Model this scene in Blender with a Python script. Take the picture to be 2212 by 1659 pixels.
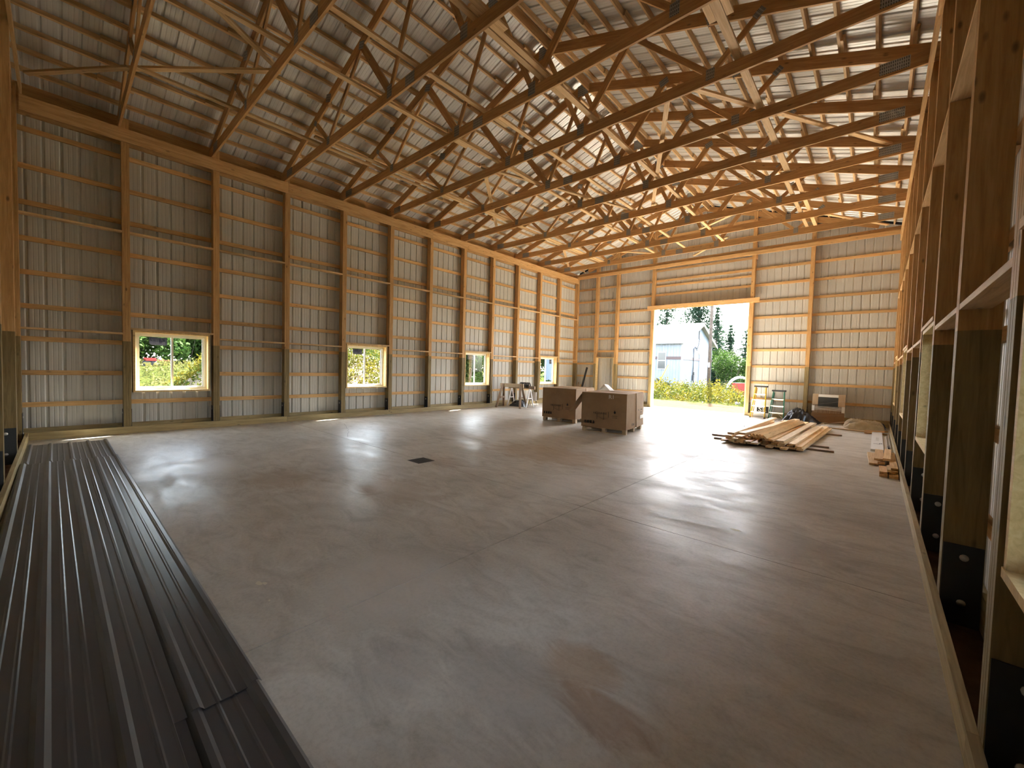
import bpy, bmesh, math, random
import numpy as np
from mathutils import Vector, Matrix

random.seed(7)
rng = np.random.default_rng(7)
scene = bpy.context.scene
for o in list(bpy.data.objects):
    bpy.data.objects.remove(o)

# ------------------------------------------------------------------ camera
CAM = Vector((11.4677, 0.3789, 1.5754))
YAW, PITCH, ROLL, FPX = 0.7304026, -0.0395576, 0.0279407, 878.384
f0 = Vector((-math.sin(YAW), math.cos(YAW), 0)); r0 = Vector((math.cos(YAW), math.sin(YAW), 0)); u0 = Vector((0, 0, 1))
fw = math.cos(PITCH) * f0 + math.sin(PITCH) * u0
up = -math.sin(PITCH) * f0 + math.cos(PITCH) * u0
rt = math.cos(ROLL) * r0 + math.sin(ROLL) * up
up = -math.sin(ROLL) * r0 + math.cos(ROLL) * up
cam = bpy.data.cameras.new('camera')
cam.sensor_fit = 'HORIZONTAL'; cam.sensor_width = 36.0; cam.lens = FPX / 2212.0 * 36.0
cam.clip_start = 0.02; cam.clip_end = 500
camo = bpy.data.objects.new('camera', cam)
M = Matrix.Identity(4)
for i in range(3):
    M[i][0] = rt[i]; M[i][1] = up[i]; M[i][2] = -fw[i]; M[i][3] = CAM[i]
camo.matrix_world = M
scene.collection.objects.link(camo)
scene.camera = camo

# ------------------------------------------------------------------ sky, sun, exposure
SUN_DIR = Vector((0.270, -0.90, -1.0)).normalized()          # direction the light travels
world = bpy.data.worlds.new('world'); scene.world = world
world.use_nodes = True
wn = world.node_tree
for n in list(wn.nodes): wn.nodes.remove(n)
wo = wn.nodes.new('ShaderNodeOutputWorld'); wb = wn.nodes.new('ShaderNodeBackground')
sky = wn.nodes.new('ShaderNodeTexSky'); sky.sky_type = 'NISHITA'; sky.sun_disc = False
sky.sun_elevation = math.radians(47.5); sky.sun_rotation = math.atan2(-SUN_DIR.x, -SUN_DIR.y)
sky.air_density = 1.0; sky.dust_density = 2.5; sky.ozone_density = 1.0
wb.inputs['Strength'].default_value = 0.28
hs = wn.nodes.new('ShaderNodeHueSaturation'); hs.inputs['Saturation'].default_value = 0.55
wn.links.new(sky.outputs[0], hs.inputs['Color']); wn.links.new(hs.outputs[0], wb.inputs[0]); wn.links.new(wb.outputs[0], wo.inputs[0])
sl = bpy.data.lights.new('sun', 'SUN'); sl.energy = 8.5; sl.angle = math.radians(0.6); sl.color = (1.0, 0.95, 0.86)
so = bpy.data.objects.new('sun', sl); so.rotation_euler = SUN_DIR.to_track_quat('-Z', 'Y').to_euler()
so.location = (0, 0, 30); scene.collection.objects.link(so)
vs = scene.view_settings
vs.view_transform = 'Standard'; vs.look = 'None'; vs.gamma = 1.0; vs.use_curve_mapping = False
vs.exposure = 3.8
cy = scene.cycles
cy.use_denoising = True
cy.max_bounces = 9; cy.diffuse_bounces = 6; cy.glossy_bounces = 4; cy.use_adaptive_sampling = True; cy.adaptive_threshold = 0.03; cy.transparent_max_bounces = 12
cy.sample_clamp_indirect = 6.0; cy.time_limit = 1150
cy.caustics_reflective = False; cy.caustics_refractive = False

# ------------------------------------------------------------------ dimensions
W = 11.808
HB, HT = 5.902, 6.16           # wall header bottom / top
PY = lambda k: 1.3257 + 1.524 * (k - 1)
POSTY = [-0.133] + [PY(k) for k in range(1, 12)] + [18.145]
RIDGE = W / 2
SL = 0.3337                    # roof slope
CU = lambda x: 8.206 - SL * abs(x - RIDGE)     # underside of truss top chord
RZ = lambda x: CU(x) + 0.215 + 0.094           # underside of roof sheet
GZ = -0.15                     # ground outside

# ------------------------------------------------------------------ materials
def mat(name, rough=0.6, metal=0.0, col=(0.5, 0.5, 0.5), spec=0.5):
    m = bpy.data.materials.new(name); m.use_nodes = True
    b = m.node_tree.nodes['Principled BSDF']
    b.inputs['Base Color'].default_value = (*col, 1); b.inputs['Roughness'].default_value = rough
    b.inputs['Metallic'].default_value = metal; b.inputs['Specular IOR Level'].default_value = spec
    return m, m.node_tree, b
def nd(t, typ, **kw):
    n = t.nodes.new(typ)
    for k, v in kw.items(): setattr(n, k, v)
    return n
def ramp(t, src, stops):
    r = nd(t, 'ShaderNodeValToRGB')
    e = r.color_ramp.elements
    while len(e) < len(stops): e.new(0.5)
    for i, (p, c) in enumerate(stops):
        e[i].position = p; e[i].color = (*c, 1) if len(c) == 3 else c
    t.links.new(src, r.inputs[0]); return r
def mixc(t, fac, a, b, mode='MIX'):
    m = nd(t, 'ShaderNodeMix', data_type='RGBA', blend_type=mode)
    for s, v in ((m.inputs['Factor'], fac), (m.inputs['A'], a), (m.inputs['B'], b)):
        if hasattr(v, 'node'): t.links.new(v, s)
        elif isinstance(v, (int, float)): s.default_value = v
        else: s.default_value = (*v, 1)
    return m.outputs['Result']
def mth(t, op, a, b=0.0, clamp=False):
    m = nd(t, 'ShaderNodeMath', operation=op, use_clamp=clamp)
    for s, v in ((m.inputs[0], a), (m.inputs[1], b)):
        if hasattr(v, 'node'): t.links.new(v, s)
        else: s.default_value = v
    return m.outputs[0]
def noise(t, vec, scale, detail=4, rough=0.55, dist=0.0):
    n = nd(t, 'ShaderNodeTexNoise'); n.inputs['Scale'].default_value = scale
    n.inputs['Detail'].default_value = detail; n.inputs['Roughness'].default_value = rough; n.inputs['Distortion'].default_value = dist
    if vec is not None: t.links.new(vec, n.inputs['Vector'])
    return n.outputs[0]
def mapping(t, src, scale=(1, 1, 1), loc=(0, 0, 0)):
    m = nd(t, 'ShaderNodeMapping'); m.inputs['Scale'].default_value = scale; m.inputs['Location'].default_value = loc
    t.links.new(src, m.inputs[0]); return m.outputs[0]
def bump(t, b, h, strength=0.2, dist=0.01):
    n = nd(t, 'ShaderNodeBump'); n.inputs['Strength'].default_value = strength; n.inputs['Distance'].default_value = dist
    t.links.new(h, n.inputs['Height']); t.links.new(n.outputs[0], b.inputs['Normal'])

def wood(name, dark, mid, light, axis=0, knots=0.5, rough=0.62, spread=0.35):
    m, t, b = mat(name, rough)
    tc = nd(t, 'ShaderNodeTexCoord'); oi = nd(t, 'ShaderNodeObjectInfo')
    off = nd(t, 'ShaderNodeCombineXYZ')
    r100 = mth(t, 'MULTIPLY', oi.outputs['Random'], 37.0)
    for i in range(3): t.links.new(r100, off.inputs[i])
    add = nd(t, 'ShaderNodeVectorMath', operation='ADD')
    t.links.new(tc.outputs['Object'], add.inputs[0]); t.links.new(off.outputs[0], add.inputs[1])
    s = [14.0, 14.0, 14.0]; s[axis] = 0.9
    gv = mapping(t, add.outputs[0], s)
    g = noise(t, gv, 2.2, 5, 0.6, 0.8)
    c = ramp(t, g, [(0.28, dark), (0.5, mid), (0.72, light)]).outputs[0]
    # knots
    s2 = [3.2, 7.5, 7.5] if axis == 0 else [7.5, 7.5, 3.2]
    kv = mapping(t, add.outputs[0], s2)
    v = nd(t, 'ShaderNodeTexVoronoi'); v.inputs['Scale'].default_value = 1.0; t.links.new(kv, v.inputs['Vector'])
    kf = ramp(t, v.outputs['Distance'], [(0.06, (1, 1, 1)), (0.15, (0, 0, 0))]).outputs[0]
    kf2 = mth(t, 'MULTIPLY', kf, knots)
    c = mixc(t, kf2, c, tuple(x * 0.22 for x in mid))
    # per-board tone
    val = mth(t, 'MULTIPLY_ADD', oi.outputs['Random'], spread)
    val.node.inputs[2].default_value = 1.0 - spread * 0.5
    hsv = nd(t, 'ShaderNodeHueSaturation'); t.links.new(c, hsv.inputs['Color']); t.links.new(val, hsv.inputs['Value'])
    t.links.new(hsv.outputs[0], b.inputs['Base Color'])
    bump(t, b, g, 0.25, 0.004)
    return m

M_SPF = wood('spruce_lumber', (0.50, 0.275, 0.098), (0.66, 0.40, 0.165), (0.76, 0.51, 0.245))
M_TRUSS = wood('truss_lumber', (0.40, 0.205, 0.072), (0.54, 0.305, 0.115), (0.65, 0.40, 0.17), knots=0.6)
M_PURL = wood('purlin_lumber', (0.54, 0.33, 0.145), (0.70, 0.465, 0.225), (0.80, 0.575, 0.31))
M_POST = wood('post_lumber', (0.46, 0.25, 0.09), (0.60, 0.355, 0.14), (0.70, 0.45, 0.205), axis=2, knots=0.8, spread=0.2)
M_TREAT = wood('treated_post', (0.16, 0.115, 0.045), (0.245, 0.18, 0.078), (0.33, 0.25, 0.115), axis=2, knots=0.7, spread=0.2)
M_TREATB = wood('treated_board', (0.27, 0.20, 0.088), (0.38, 0.29, 0.135), (0.48, 0.375, 0.19), knots=0.6)
M_JAMB = wood('jamb_lumber', (0.58, 0.40, 0.17), (0.70, 0.50, 0.23), (0.78, 0.60, 0.31), axis=2, spread=0.1)
M_PILE = wood('toplit_pine', (0.56, 0.38, 0.20), (0.72, 0.53, 0.31), (0.82, 0.66, 0.43), spread=0.3)  # paler copy of the purlin lumber, light from above put into its colour
M_OLDW = wood('weathered_wood', (0.16, 0.10, 0.06), (0.28, 0.19, 0.12), (0.40, 0.29, 0.19))
M_PALLET = wood('pallet_wood', (0.33, 0.22, 0.12), (0.46, 0.33, 0.19), (0.58, 0.44, 0.27))

def sheet_metal(name, col, rough, metal, var=0.12):
    m, t, b = mat(name, rough, metal, col)
    tc = nd(t, 'ShaderNodeTexCoord')
    n = noise(t, tc.outputs['Object'], 1.3, 3)
    oi = nd(t, 'ShaderNodeObjectInfo')
    a = mth(t, 'MULTIPLY_ADD', oi.outputs['Random'], var); a.node.inputs[2].default_value = 1 - var * 0.6
    hsv = nd(t, 'ShaderNodeHueSaturation'); t.links.new(a, hsv.inputs['Value'])
    c = mixc(t, n, tuple(x * 0.92 for x in col), tuple(min(1, x * 1.07) for x in col))
    t.links.new(c, hsv.inputs['Color']); t.links.new(hsv.outputs[0], b.inputs['Base Color'])
    n2 = noise(t, tc.outputs['Object'], 2.0, 2)
    bump(t, b, n2, 0.12, 0.02)
    return m
M_SIDING = sheet_metal('siding_backcoat', (0.56, 0.55, 0.505), 0.45, 0.0, 0.06)
M_ROOF = sheet_metal('roof_backcoat', (0.68, 0.665, 0.625), 0.36, 0.25, 0.08)
M_CHAR = sheet_metal('charcoal_steel', (0.066, 0.065, 0.066), 0.32, 0.0, 0.05)
M_CHAR.node_tree.nodes['Principled BSDF'].inputs['Specular IOR Level'].default_value = 0.75
M_STEEL = sheet_metal('bracket_steel', (0.055, 0.058, 0.062), 0.5, 0.6, 0.1)
M_BOLT = mat('zinc_bolt', 0.4, 0.8, (0.62, 0.62, 0.60))[0]
M_BLACKF = mat('black_foam', 0.9, 0, (0.012, 0.012, 0.013))[0]
M_WVINYL = mat('white_vinyl', 0.35, 0, (0.80, 0.80, 0.77))[0]
M_ALU = mat('aluminium', 0.35, 0.9, (0.72, 0.72, 0.70))[0]
M_WHITEM = mat('white_metal', 0.4, 0.0, (0.78, 0.79, 0.80))[0]

def gusset():
    m, t, b = mat('gusset_steel', 0.42, 0.75, (0.42, 0.42, 0.40))
    tc = nd(t, 'ShaderNodeTexCoord')
    sx = nd(t, 'ShaderNodeSeparateXYZ'); t.links.new(tc.outputs['Object'], sx.inputs[0])
    a = mth(t, 'SINE', mth(t, 'MULTIPLY', sx.outputs[0], 260.0)); c = mth(t, 'SINE', mth(t, 'MULTIPLY', sx.outputs[2], 130.0))
    g = mth(t, 'MULTIPLY', mth(t, 'GREATER_THAN', a, 0.15), mth(t, 'GREATER_THAN', c, -0.5))
    col = mixc(t, g, (0.40, 0.40, 0.38), (0.10, 0.095, 0.085))
    t.links.new(col, b.inputs['Base Color']); return m
M_GUS = gusset()

def glass():
    m = bpy.data.materials.new('window_glass'); m.use_nodes = True; t = m.node_tree
    for n in list(t.nodes): t.nodes.remove(n)
    o = nd(t, 'ShaderNodeOutputMaterial'); tr = nd(t, 'ShaderNodeBsdfTransparent'); gl = nd(t, 'ShaderNodeBsdfGlossy')
    tr.inputs[0].default_value = (0.90, 0.94, 0.91, 1); gl.inputs['Roughness'].default_value = 0.02
    mx = nd(t, 'ShaderNodeMixShader'); fr = nd(t, 'ShaderNodeFresnel'); fr.inputs[0].default_value = 1.45
    t.links.new(fr.outputs[0], mx.inputs[0]); t.links.new(tr.outputs[0], mx.inputs[1]); t.links.new(gl.outputs[0], mx.inputs[2])
    t.links.new(mx.outputs[0], o.inputs[0]); return m
M_GLASS = glass()

def concrete():
    m, t, b = mat('concrete', 0.4)
    tc = nd(t, 'ShaderNodeTexCoord'); p = tc.outputs['Object']
    n1 = noise(t, p, 0.55, 6, 0.6, 0.6); n2 = noise(t, mapping(t, p, (1.0, 2.2, 1)), 2.2, 8, 0.65, 1.2); n3 = noise(t, p, 38, 4, 0.7)
    c = ramp(t, n1, [(0.30, (0.43, 0.395, 0.34)), (0.5, (0.53, 0.50, 0.445)), (0.72, (0.62, 0.595, 0.545))]).outputs[0]
    c2 = ramp(t, n2, [(0.30, (0.72, 0.69, 0.64)), (0.5, (0.98, 0.97, 0.95)), (0.72, (1.16, 1.16, 1.15))]).outputs[0]
    c = mixc(t, 0.75, c, c2, 'MULTIPLY')
    c3 = ramp(t, n3, [(0.30, (0.80, 0.79, 0.77)), (0.55, (1.02, 1.02, 1.02))]).outputs[0]
    c = mixc(t, 0.6, c, c3, 'MULTIPLY')
    # stains and trowel patches that belong to the slab: (x, y, radius x, radius y, colour, strength)
    for (x, y, rx, ry, col, st) in [
        (10.62, 2.02, 0.26, 0.16, (0.19, 0.105, 0.05), 0.6), (10.38, 2.22, 0.24, 0.20, (0.22, 0.13, 0.06), 0.5), (10.15, 1.85, 0.5, 0.28, (0.19, 0.175, 0.16), 0.4),
        (9.7, 1.55, 0.30, 0.32, (0.18, 0.168, 0.155), 0.4), (8.9, 1.95, 0.55, 0.55, (0.36, 0.335, 0.30), 0.7), (4.1, 1.75, 0.75, 0.5, (0.42, 0.40, 0.375), 0.75),
        (5.6, 2.35, 0.7, 0.5, (0.23, 0.175, 0.12), 0.55), (6.9, 6.4, 1.5, 0.8, (0.235, 0.165, 0.095), 0.6), (8.0, 8.2, 1.1, 1.0, (0.26, 0.19, 0.12), 0.5), (6.3, 4.6, 0.5, 0.35, (0.20, 0.155, 0.11), 0.5),
        (7.0, 3.2, 0.8, 0.45, (0.24, 0.185, 0.13), 0.55), (10.9, 4.9, 0.7, 0.5, (0.22, 0.195, 0.165), 0.5), (8.4, 5.2, 0.35, 0.9, (0.37, 0.35, 0.32), 0.5)]:
        col = tuple(1.75 * q for q in col); st *= 0.8
        mp = mapping(t, p, (1 / rx, 1 / ry, 0), (-x / rx, -y / ry, 0))
        ln = nd(t, 'ShaderNodeVectorMath', operation='LENGTH'); t.links.new(mp, ln.inputs[0])
        d = mth(t, 'ADD', ln.outputs['Value'], mth(t, 'MULTIPLY', mth(t, 'SUBTRACT', n2, 0.5), 1.6))
        fac = ramp(t, d, [(0.55, (st, st, st)), (1.0, (0, 0, 0))]).outputs[0]
        c = mixc(t, fac, c, col)
    t.links.new(c, b.inputs['Base Color'])
    r = ramp(t, noise(t, mapping(t, p, (0.7, 1.6, 1)), 1.4, 7, 0.62, 1.0), [(0.34, (0.34, 0.34, 0.34)), (0.52, (0.46, 0.46, 0.46)), (0.70, (0.62, 0.62, 0.62))]).outputs[0]
    t.links.new(r, b.inputs['Roughness'])
    hb = mth(t, 'ADD', mth(t, 'MULTIPLY', n2, 1.0), mth(t, 'MULTIPLY', n3, 0.12))
    bump(t, b, hb, 0.14, 0.010)
    b.inputs['Specular IOR Level'].default_value = 0.11
    return m
M_CONC = concrete()

def simple_noise(name, c1, c2, scale, rough=0.8, bmp=0.0, spec=0.3):
    m, t, b = mat(name, rough, 0, c1, spec)
    tc = nd(t, 'ShaderNodeTexCoord'); n = noise(t, tc.outputs['Object'], scale, 5, 0.6)
    c = ramp(t, n, [(0.32, c1), (0.68, c2)]).outputs[0]
    t.links.new(c, b.inputs['Base Color'])
    if bmp: bump(t, b, n, bmp, 0.03)
    return m
M_SOIL = simple_noise('soil', (0.085, 0.045, 0.026), (0.17, 0.095, 0.055), 6, 0.95, 0.5)
M_CARD = simple_noise('cardboard', (0.275, 0.165, 0.085), (0.335, 0.21, 0.112), 3, 0.75, 0.03)
M_CARDL = simple_noise('cardboard_top', (0.42, 0.30, 0.185), (0.50, 0.365, 0.235), 3, 0.75, 0.03)
M_INK = mat('black_ink', 0.6, 0, (0.012, 0.011, 0.010))[0]
M_WPRINT = mat('white_print', 0.6, 0, (0.75, 0.75, 0.72))[0]
M_PAPER = mat('white_card', 0.55, 0, (0.72, 0.72, 0.70))[0]
M_BPLAS = simple_noise('black_plastic', (0.008, 0.008, 0.009), (0.02, 0.02, 0.022), 4, 0.28, 0.3, 0.6)
M_TARP = simple_noise('beige_tarp', (0.42, 0.36, 0.25), (0.56, 0.49, 0.36), 4, 0.8, 0.3)
M_FILM = simple_noise('grey_film', (0.40, 0.39, 0.37), (0.6, 0.59, 0.56), 5, 0.35, 0.2)
M_YEL = simple_noise('yellow_fibreglass', (0.56, 0.33, 0.025), (0.68, 0.42, 0.045), 5, 0.45)
M_GRN = simple_noise('green_fibreglass', (0.035, 0.15, 0.10), (0.055, 0.20, 0.135), 5, 0.45)
M_STICK = simple_noise('sticker_film', (0.13, 0.122, 0.13), (0.17, 0.16, 0.168), 4, 0.5)
def translucent(m, k):
    t = m.node_tree; b = t.nodes['Principled BSDF']; tr = nd(t, 'ShaderNodeBsdfTranslucent'); mx = nd(t, 'ShaderNodeMixShader'); mx.inputs[0].default_value = k
    src = b.inputs['Base Color']
    if src.is_linked: t.links.new(src.links[0].from_socket, tr.inputs[0])
    else: tr.inputs[0].default_value = src.default_value
    t.links.new(b.outputs[0], mx.inputs[1]); t.links.new(tr.outputs[0], mx.inputs[2]); t.links.new(mx.outputs[0], t.nodes['Material Output'].inputs[0])
translucent(M_STICK, 0.55)
M_WSTICK = mat('sticker_white', 0.6, 0, (0.8, 0.8, 0.78))[0]; translucent(M_WSTICK, 0.75)
M_DARKG = mat('dark_glass', 0.12, 0, (0.06, 0.062, 0.062))[0]
M_RED = simple_noise('red_paint', (0.15, 0.012, 0.009), (0.22, 0.022, 0.015), 3, 0.5)
M_RUB = mat('rubber', 0.8, 0, (0.02, 0.02, 0.02))[0]
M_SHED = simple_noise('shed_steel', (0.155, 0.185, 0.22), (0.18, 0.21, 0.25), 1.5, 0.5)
M_SROOF = simple_noise('shed_roof_steel', (0.30, 0.29, 0.27), (0.35, 0.34, 0.32), 1.5, 0.45)
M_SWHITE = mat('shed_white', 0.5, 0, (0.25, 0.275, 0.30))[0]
M_BAND = mat('brown_trim', 0.5, 0, (0.05, 0.028, 0.026))[0]
M_CREAM = mat('cream_trim', 0.5, 0, (0.62, 0.52, 0.32))[0]
M_POLE = simple_noise('weathered_pole', (0.055, 0.042, 0.033), (0.095, 0.075, 0.06), 6, 0.85)
M_YTUBE = mat('yellow_tube', 0.5, 0, (0.30, 0.20, 0.015))[0]
M_ROCK = simple_noise('pale_rock', (0.14, 0.137, 0.13), (0.20, 0.197, 0.19), 4, 0.85, 0.4)

def leafmat(name, c1, c2, c3, sc=0.6):
    m, t, b = mat(name, 0.7, 0, c1, 0.05)
    g = nd(t, 'ShaderNodeNewGeometry'); tc = nd(t, 'ShaderNodeTexCoord')
    n = noise(t, tc.outputs['Object'], sc, 3, 0.6)
    a = mixc(t, g.outputs['Random Per Island'], c1, c2)
    f = ramp(t, n, [(0.42, (0, 0, 0)), (0.62, (1, 1, 1))]).outputs[0]
    c = mixc(t, f, a, c3); t.links.new(c, b.inputs['Base Color'])
    tr = nd(t, 'ShaderNodeBsdfTranslucent'); t.links.new(c, tr.inputs[0])
    mx = nd(t, 'ShaderNodeMixShader'); mx.inputs[0].default_value = 0.3
    out = t.nodes['Material Output']
    t.links.new(b.outputs[0], mx.inputs[1]); t.links.new(tr.outputs[0], mx.inputs[2]); t.links.new(mx.outputs[0], out.inputs[0])
    return m
M_WEED = leafmat('weed_leaf', (0.020, 0.036, 0.006), (0.042, 0.052, 0.009), (0.085, 0.070, 0.008), 0.45)
M_BUSH = leafmat('bush_leaf', (0.014, 0.034, 0.007), (0.034, 0.060, 0.013), (0.026, 0.048, 0.010), 0.5)
M_SPRU = leafmat('spruce_needle', (0.012, 0.026, 0.014), (0.024, 0.042, 0.022), (0.018, 0.034, 0.020), 0.5)

def groundmat():
    m, t, b = mat('outdoor_ground', 1.0, 0, (0.2, 0.2, 0.1), 0.0)
    tc = nd(t, 'ShaderNodeTexCoord'); p = tc.outputs['Object']
    n = noise(t, p, 0.35, 5, 0.6); n2 = noise(t, p, 5, 5, 0.7)
    grass = mixc(t, n2, (0.012, 0.018, 0.005), (0.034, 0.036, 0.010))
    grav = mixc(t, n2, (0.022, 0.016, 0.010), (0.060, 0.044, 0.029))
    sx = nd(t, 'ShaderNodeSeparateXYZ'); t.links.new(p, sx.inputs[0])
    d = mth(t, 'ADD', mth(t, 'SUBTRACT', 24.6, sx.outputs[1]), mth(t, 'MULTIPLY', mth(t, 'SUBTRACT', n, 0.5), 6.0))
    f = mth(t, 'MULTIPLY', ramp(t, d, [(0.0, (0, 0, 0)), (0.9, (1, 1, 1))]).outputs[0], mth(t, 'GREATER_THAN', sx.outputs[1], 18.0))
    c = mixc(t, f, grass, grav); t.links.new(c, b.inputs['Base Color'])
    bump(t, b, n2, 0.5, 0.05); return m
M_GROUND = groundmat()

# ------------------------------------------------------------------ helpers
COL = scene.collection
def link(o, parent=None, M=None):
    COL.objects.link(o)
    if parent is not None: o.parent = parent
    if M is not None: o.matrix_basis = M
    return o
def tag(o, label=None, cat=None, group=None, kind=None):
    for k, v in (('label', label), ('category', cat), ('group', group), ('kind', kind)):
        if v: o[k] = v
    return o
def empty(name, loc=(0, 0, 0), rz=0.0, label=None, cat=None, group=None, kind=None):
    o = bpy.data.objects.new(name, None); o.empty_display_size = 0.1
    COL.objects.link(o); o.location = loc; o.rotation_euler = (0, 0, rz)
    return tag(o, label, cat, group, kind)
def pymesh(name, v, f, m, parent=None, M=None, smooth=False):
    me = bpy.data.meshes.new(name); me.from_pydata([tuple(x) for x in v], [], [tuple(x) for x in f]); me.update()
    if m: me.materials.append(m)
    if smooth: me.polygons.foreach_set('use_smooth', [True] * len(me.polygons))
    return link(bpy.data.objects.new(name, me), parent, M)
_bx = {}
CF = [(0, 1, 3, 2), (4, 6, 7, 5), (0, 4, 5, 1), (2, 3, 7, 6), (0, 2, 6, 4), (1, 5, 7, 3)]
def boxmesh(l, t, w, m, name):
    k = (round(l, 4), round(t, 4), round(w, 4), m.name, name)
    if k not in _bx:
        me = bpy.data.meshes.new(name)
        v = [(x * l / 2, y * t / 2, z * w / 2) for x in (-1, 1) for y in (-1, 1) for z in (-1, 1)]
        me.from_pydata(v, [], CF); me.update(); me.materials.append(m); _bx[k] = me
    return _bx[k]
def frame(A, B, upv=(0, 0, 1)):
    A = Vector(A); B = Vector(B); X = (B - A).normalized(); U = Vector(upv)
    Y = U.cross(X)
    if Y.length < 1e-6: Y = Vector((0, 1, 0)).cross(X)
    Y.normalize(); Z = X.cross(Y)
    M = Matrix.Identity(4)
    for i in range(3): M[i][0] = X[i]; M[i][1] = Y[i]; M[i][2] = Z[i]; M[i][3] = (A[i] + B[i]) / 2
    return M, (B - A).length
def board(name, A, B, w, t, m, parent=None, up=(0, 0, 1)):
    """a plank from A to B, w along 'up', t across"""
    Mx, l = frame(A, B, up)
    return link(bpy.data.objects.new(name, boxmesh(l, t, w, m, name)), parent, Mx)
def abox(name, x0, x1, y0, y1, z0, z1, m, parent=None):
    """axis-aligned box with its length axis along local x so the grain runs lengthwise"""
    d = (x1 - x0, y1 - y0, z1 - z0); c = ((x0 + x1) / 2, (y0 + y1) / 2, (z0 + z1) / 2); i = max(range(3), key=lambda q: d[q])
    a = list(c); b = list(c); a[i] -= d[i] / 2; b[i] += d[i] / 2
    if i == 0: return board(name, a, b, d[2], d[1], m, parent)
    if i == 1: return board(name, a, b, d[2], d[0], m, parent)
    return board(name, a, b, d[1], d[0], m, parent, up=(0, 1, 0))
def tube(name, pts, r, m, parent=None, n=8, M=None):
    pts = [Vector(p) for p in pts]; v = []; f = []
    for i, p in enumerate(pts):
        d = (pts[min(i + 1, len(pts) - 1)] - pts[max(i - 1, 0)]).normalized()
        a = Vector((0, 0, 1)).cross(d)
        if a.length < 1e-3: a = Vector((1, 0, 0)).cross(d)
        a.normalize(); b = d.cross(a); rr = r[i] if isinstance(r, (list, tuple)) else r
        for k in range(n):
            t = 2 * math.pi * k / n; v.append(p + rr * (math.cos(t) * a + math.sin(t) * b))
    for i in range(len(pts) - 1):
        for k in range(n): f.append((i * n + k, i * n + (k + 1) % n, (i + 1) * n + (k + 1) % n, (i + 1) * n + k))
    f.append(tuple(range(n))[::-1]); f.append(tuple(range((len(pts) - 1) * n, len(pts) * n)))
    return pymesh(name, v, f, m, parent, M, smooth=n >= 8)
def prism(name, poly, a, b, m, parent=None, axis='y', M=None):
    """polygon in a plane, extruded from a to b along axis"""
    n = len(poly)
    if axis == 'y': v = [(p[0], a, p[1]) for p in poly] + [(p[0], b, p[1]) for p in poly]
    elif axis == 'x': v = [(a, p[0], p[1]) for p in poly] + [(b, p[0], p[1]) for p in poly]
    else: v = [(p[0], p[1], a) for p in poly] + [(p[0], p[1], b) for p in poly]
    f = [tuple(range(n)), tuple(range(2 * n - 1, n - 1, -1))] + [(i, i + n, (i + 1) % n + n, (i + 1) % n) for i in range(n)]
    o = pymesh(name, v, f, m, parent, M)
    bm = bmesh.new(); bm.from_mesh(o.data); bmesh.ops.recalc_face_normals(bm, faces=bm.faces); bm.to_mesh(o.data); bm.free()
    return o
def copy_tree(o, parent=None):
    c = o.copy(); COL.objects.link(c); c.parent = parent
    for ch in list(o.children): copy_tree(ch, c)
    return c
def text(name, s, size, m, parent, M, depth=0.0006, sx=1.0):
    cu = bpy.data.curves.new(name, 'FONT'); cu.body = s; cu.size = size; cu.align_x = 'CENTER'; cu.align_y = 'CENTER'; cu.extrude = depth
    cu.resolution_u = 2
    o = bpy.data.objects.new(name, cu); COL.objects.link(o)
    dg = bpy.context.evaluated_depsgraph_get(); me = bpy.data.meshes.new_from_object(o.evaluated_get(dg))
    bpy.data.objects.remove(o); me.materials.clear(); me.materials.append(m)
    S = Matrix.Diagonal((sx, 1, 1, 1))
    return link(bpy.data.objects.new(name, me), parent, M @ S)
def mat3(X, Y, Z, loc):
    M = Matrix.Identity(4)
    for i in range(3): M[i][0] = X[i]; M[i][1] = Y[i]; M[i][2] = Z[i]; M[i][3] = loc[i]
    return M

# ribbed sheet profile (36 in. panel: a tall rib every 9 in., two low ribs between)
P9 = 0.2286
def rib_pts(u0, u1, hi=0.019, lo=0.003):
    base = [(-0.030, 0), (-0.011, hi), (0.011, hi), (0.030, 0)] + [(q + d, h) for q in (0.0835, 0.145) for d, h in ((-0.011, 0), (-0.004, lo), (0.004, lo), (0.011, 0))]
    pts = []
    k0 = int(math.floor(u0 / P9)) - 1; k1 = int(math.ceil(u1 / P9)) + 1
    for k in range(k0, k1 + 1):
        for d, h in base:
            u = k * P9 + d
            if u0 < u < u1: pts.append((u, h))
    pts.sort()
    def hat(u):
        q = u - math.floor(u / P9 + 0.5) * P9
        return hi * max(0, min(1, (0.030 - abs(q)) / 0.019))
    return [(u0, hat(u0))] + pts + [(u1, hat(u1))]
def ribbed(name, u0, u1, v0, v1, place, m, parent, hi=0.019):
    """place(u, v, h) -> xyz; v0/v1 number or function of u"""
    P = rib_pts(u0, u1, hi); fv0 = v0 if callable(v0) else (lambda u: v0); fv1 = v1 if callable(v1) else (lambda u: v1)
    v = [place(u, fv0(u), h) for u, h in P] + [place(u, fv1(u), h) for u, h in P]
    n = len(P); f = [(i, i + 1, n + i + 1, n + i) for i in range(n - 1)]
    return pymesh(name, v, f, m, parent)
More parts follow.
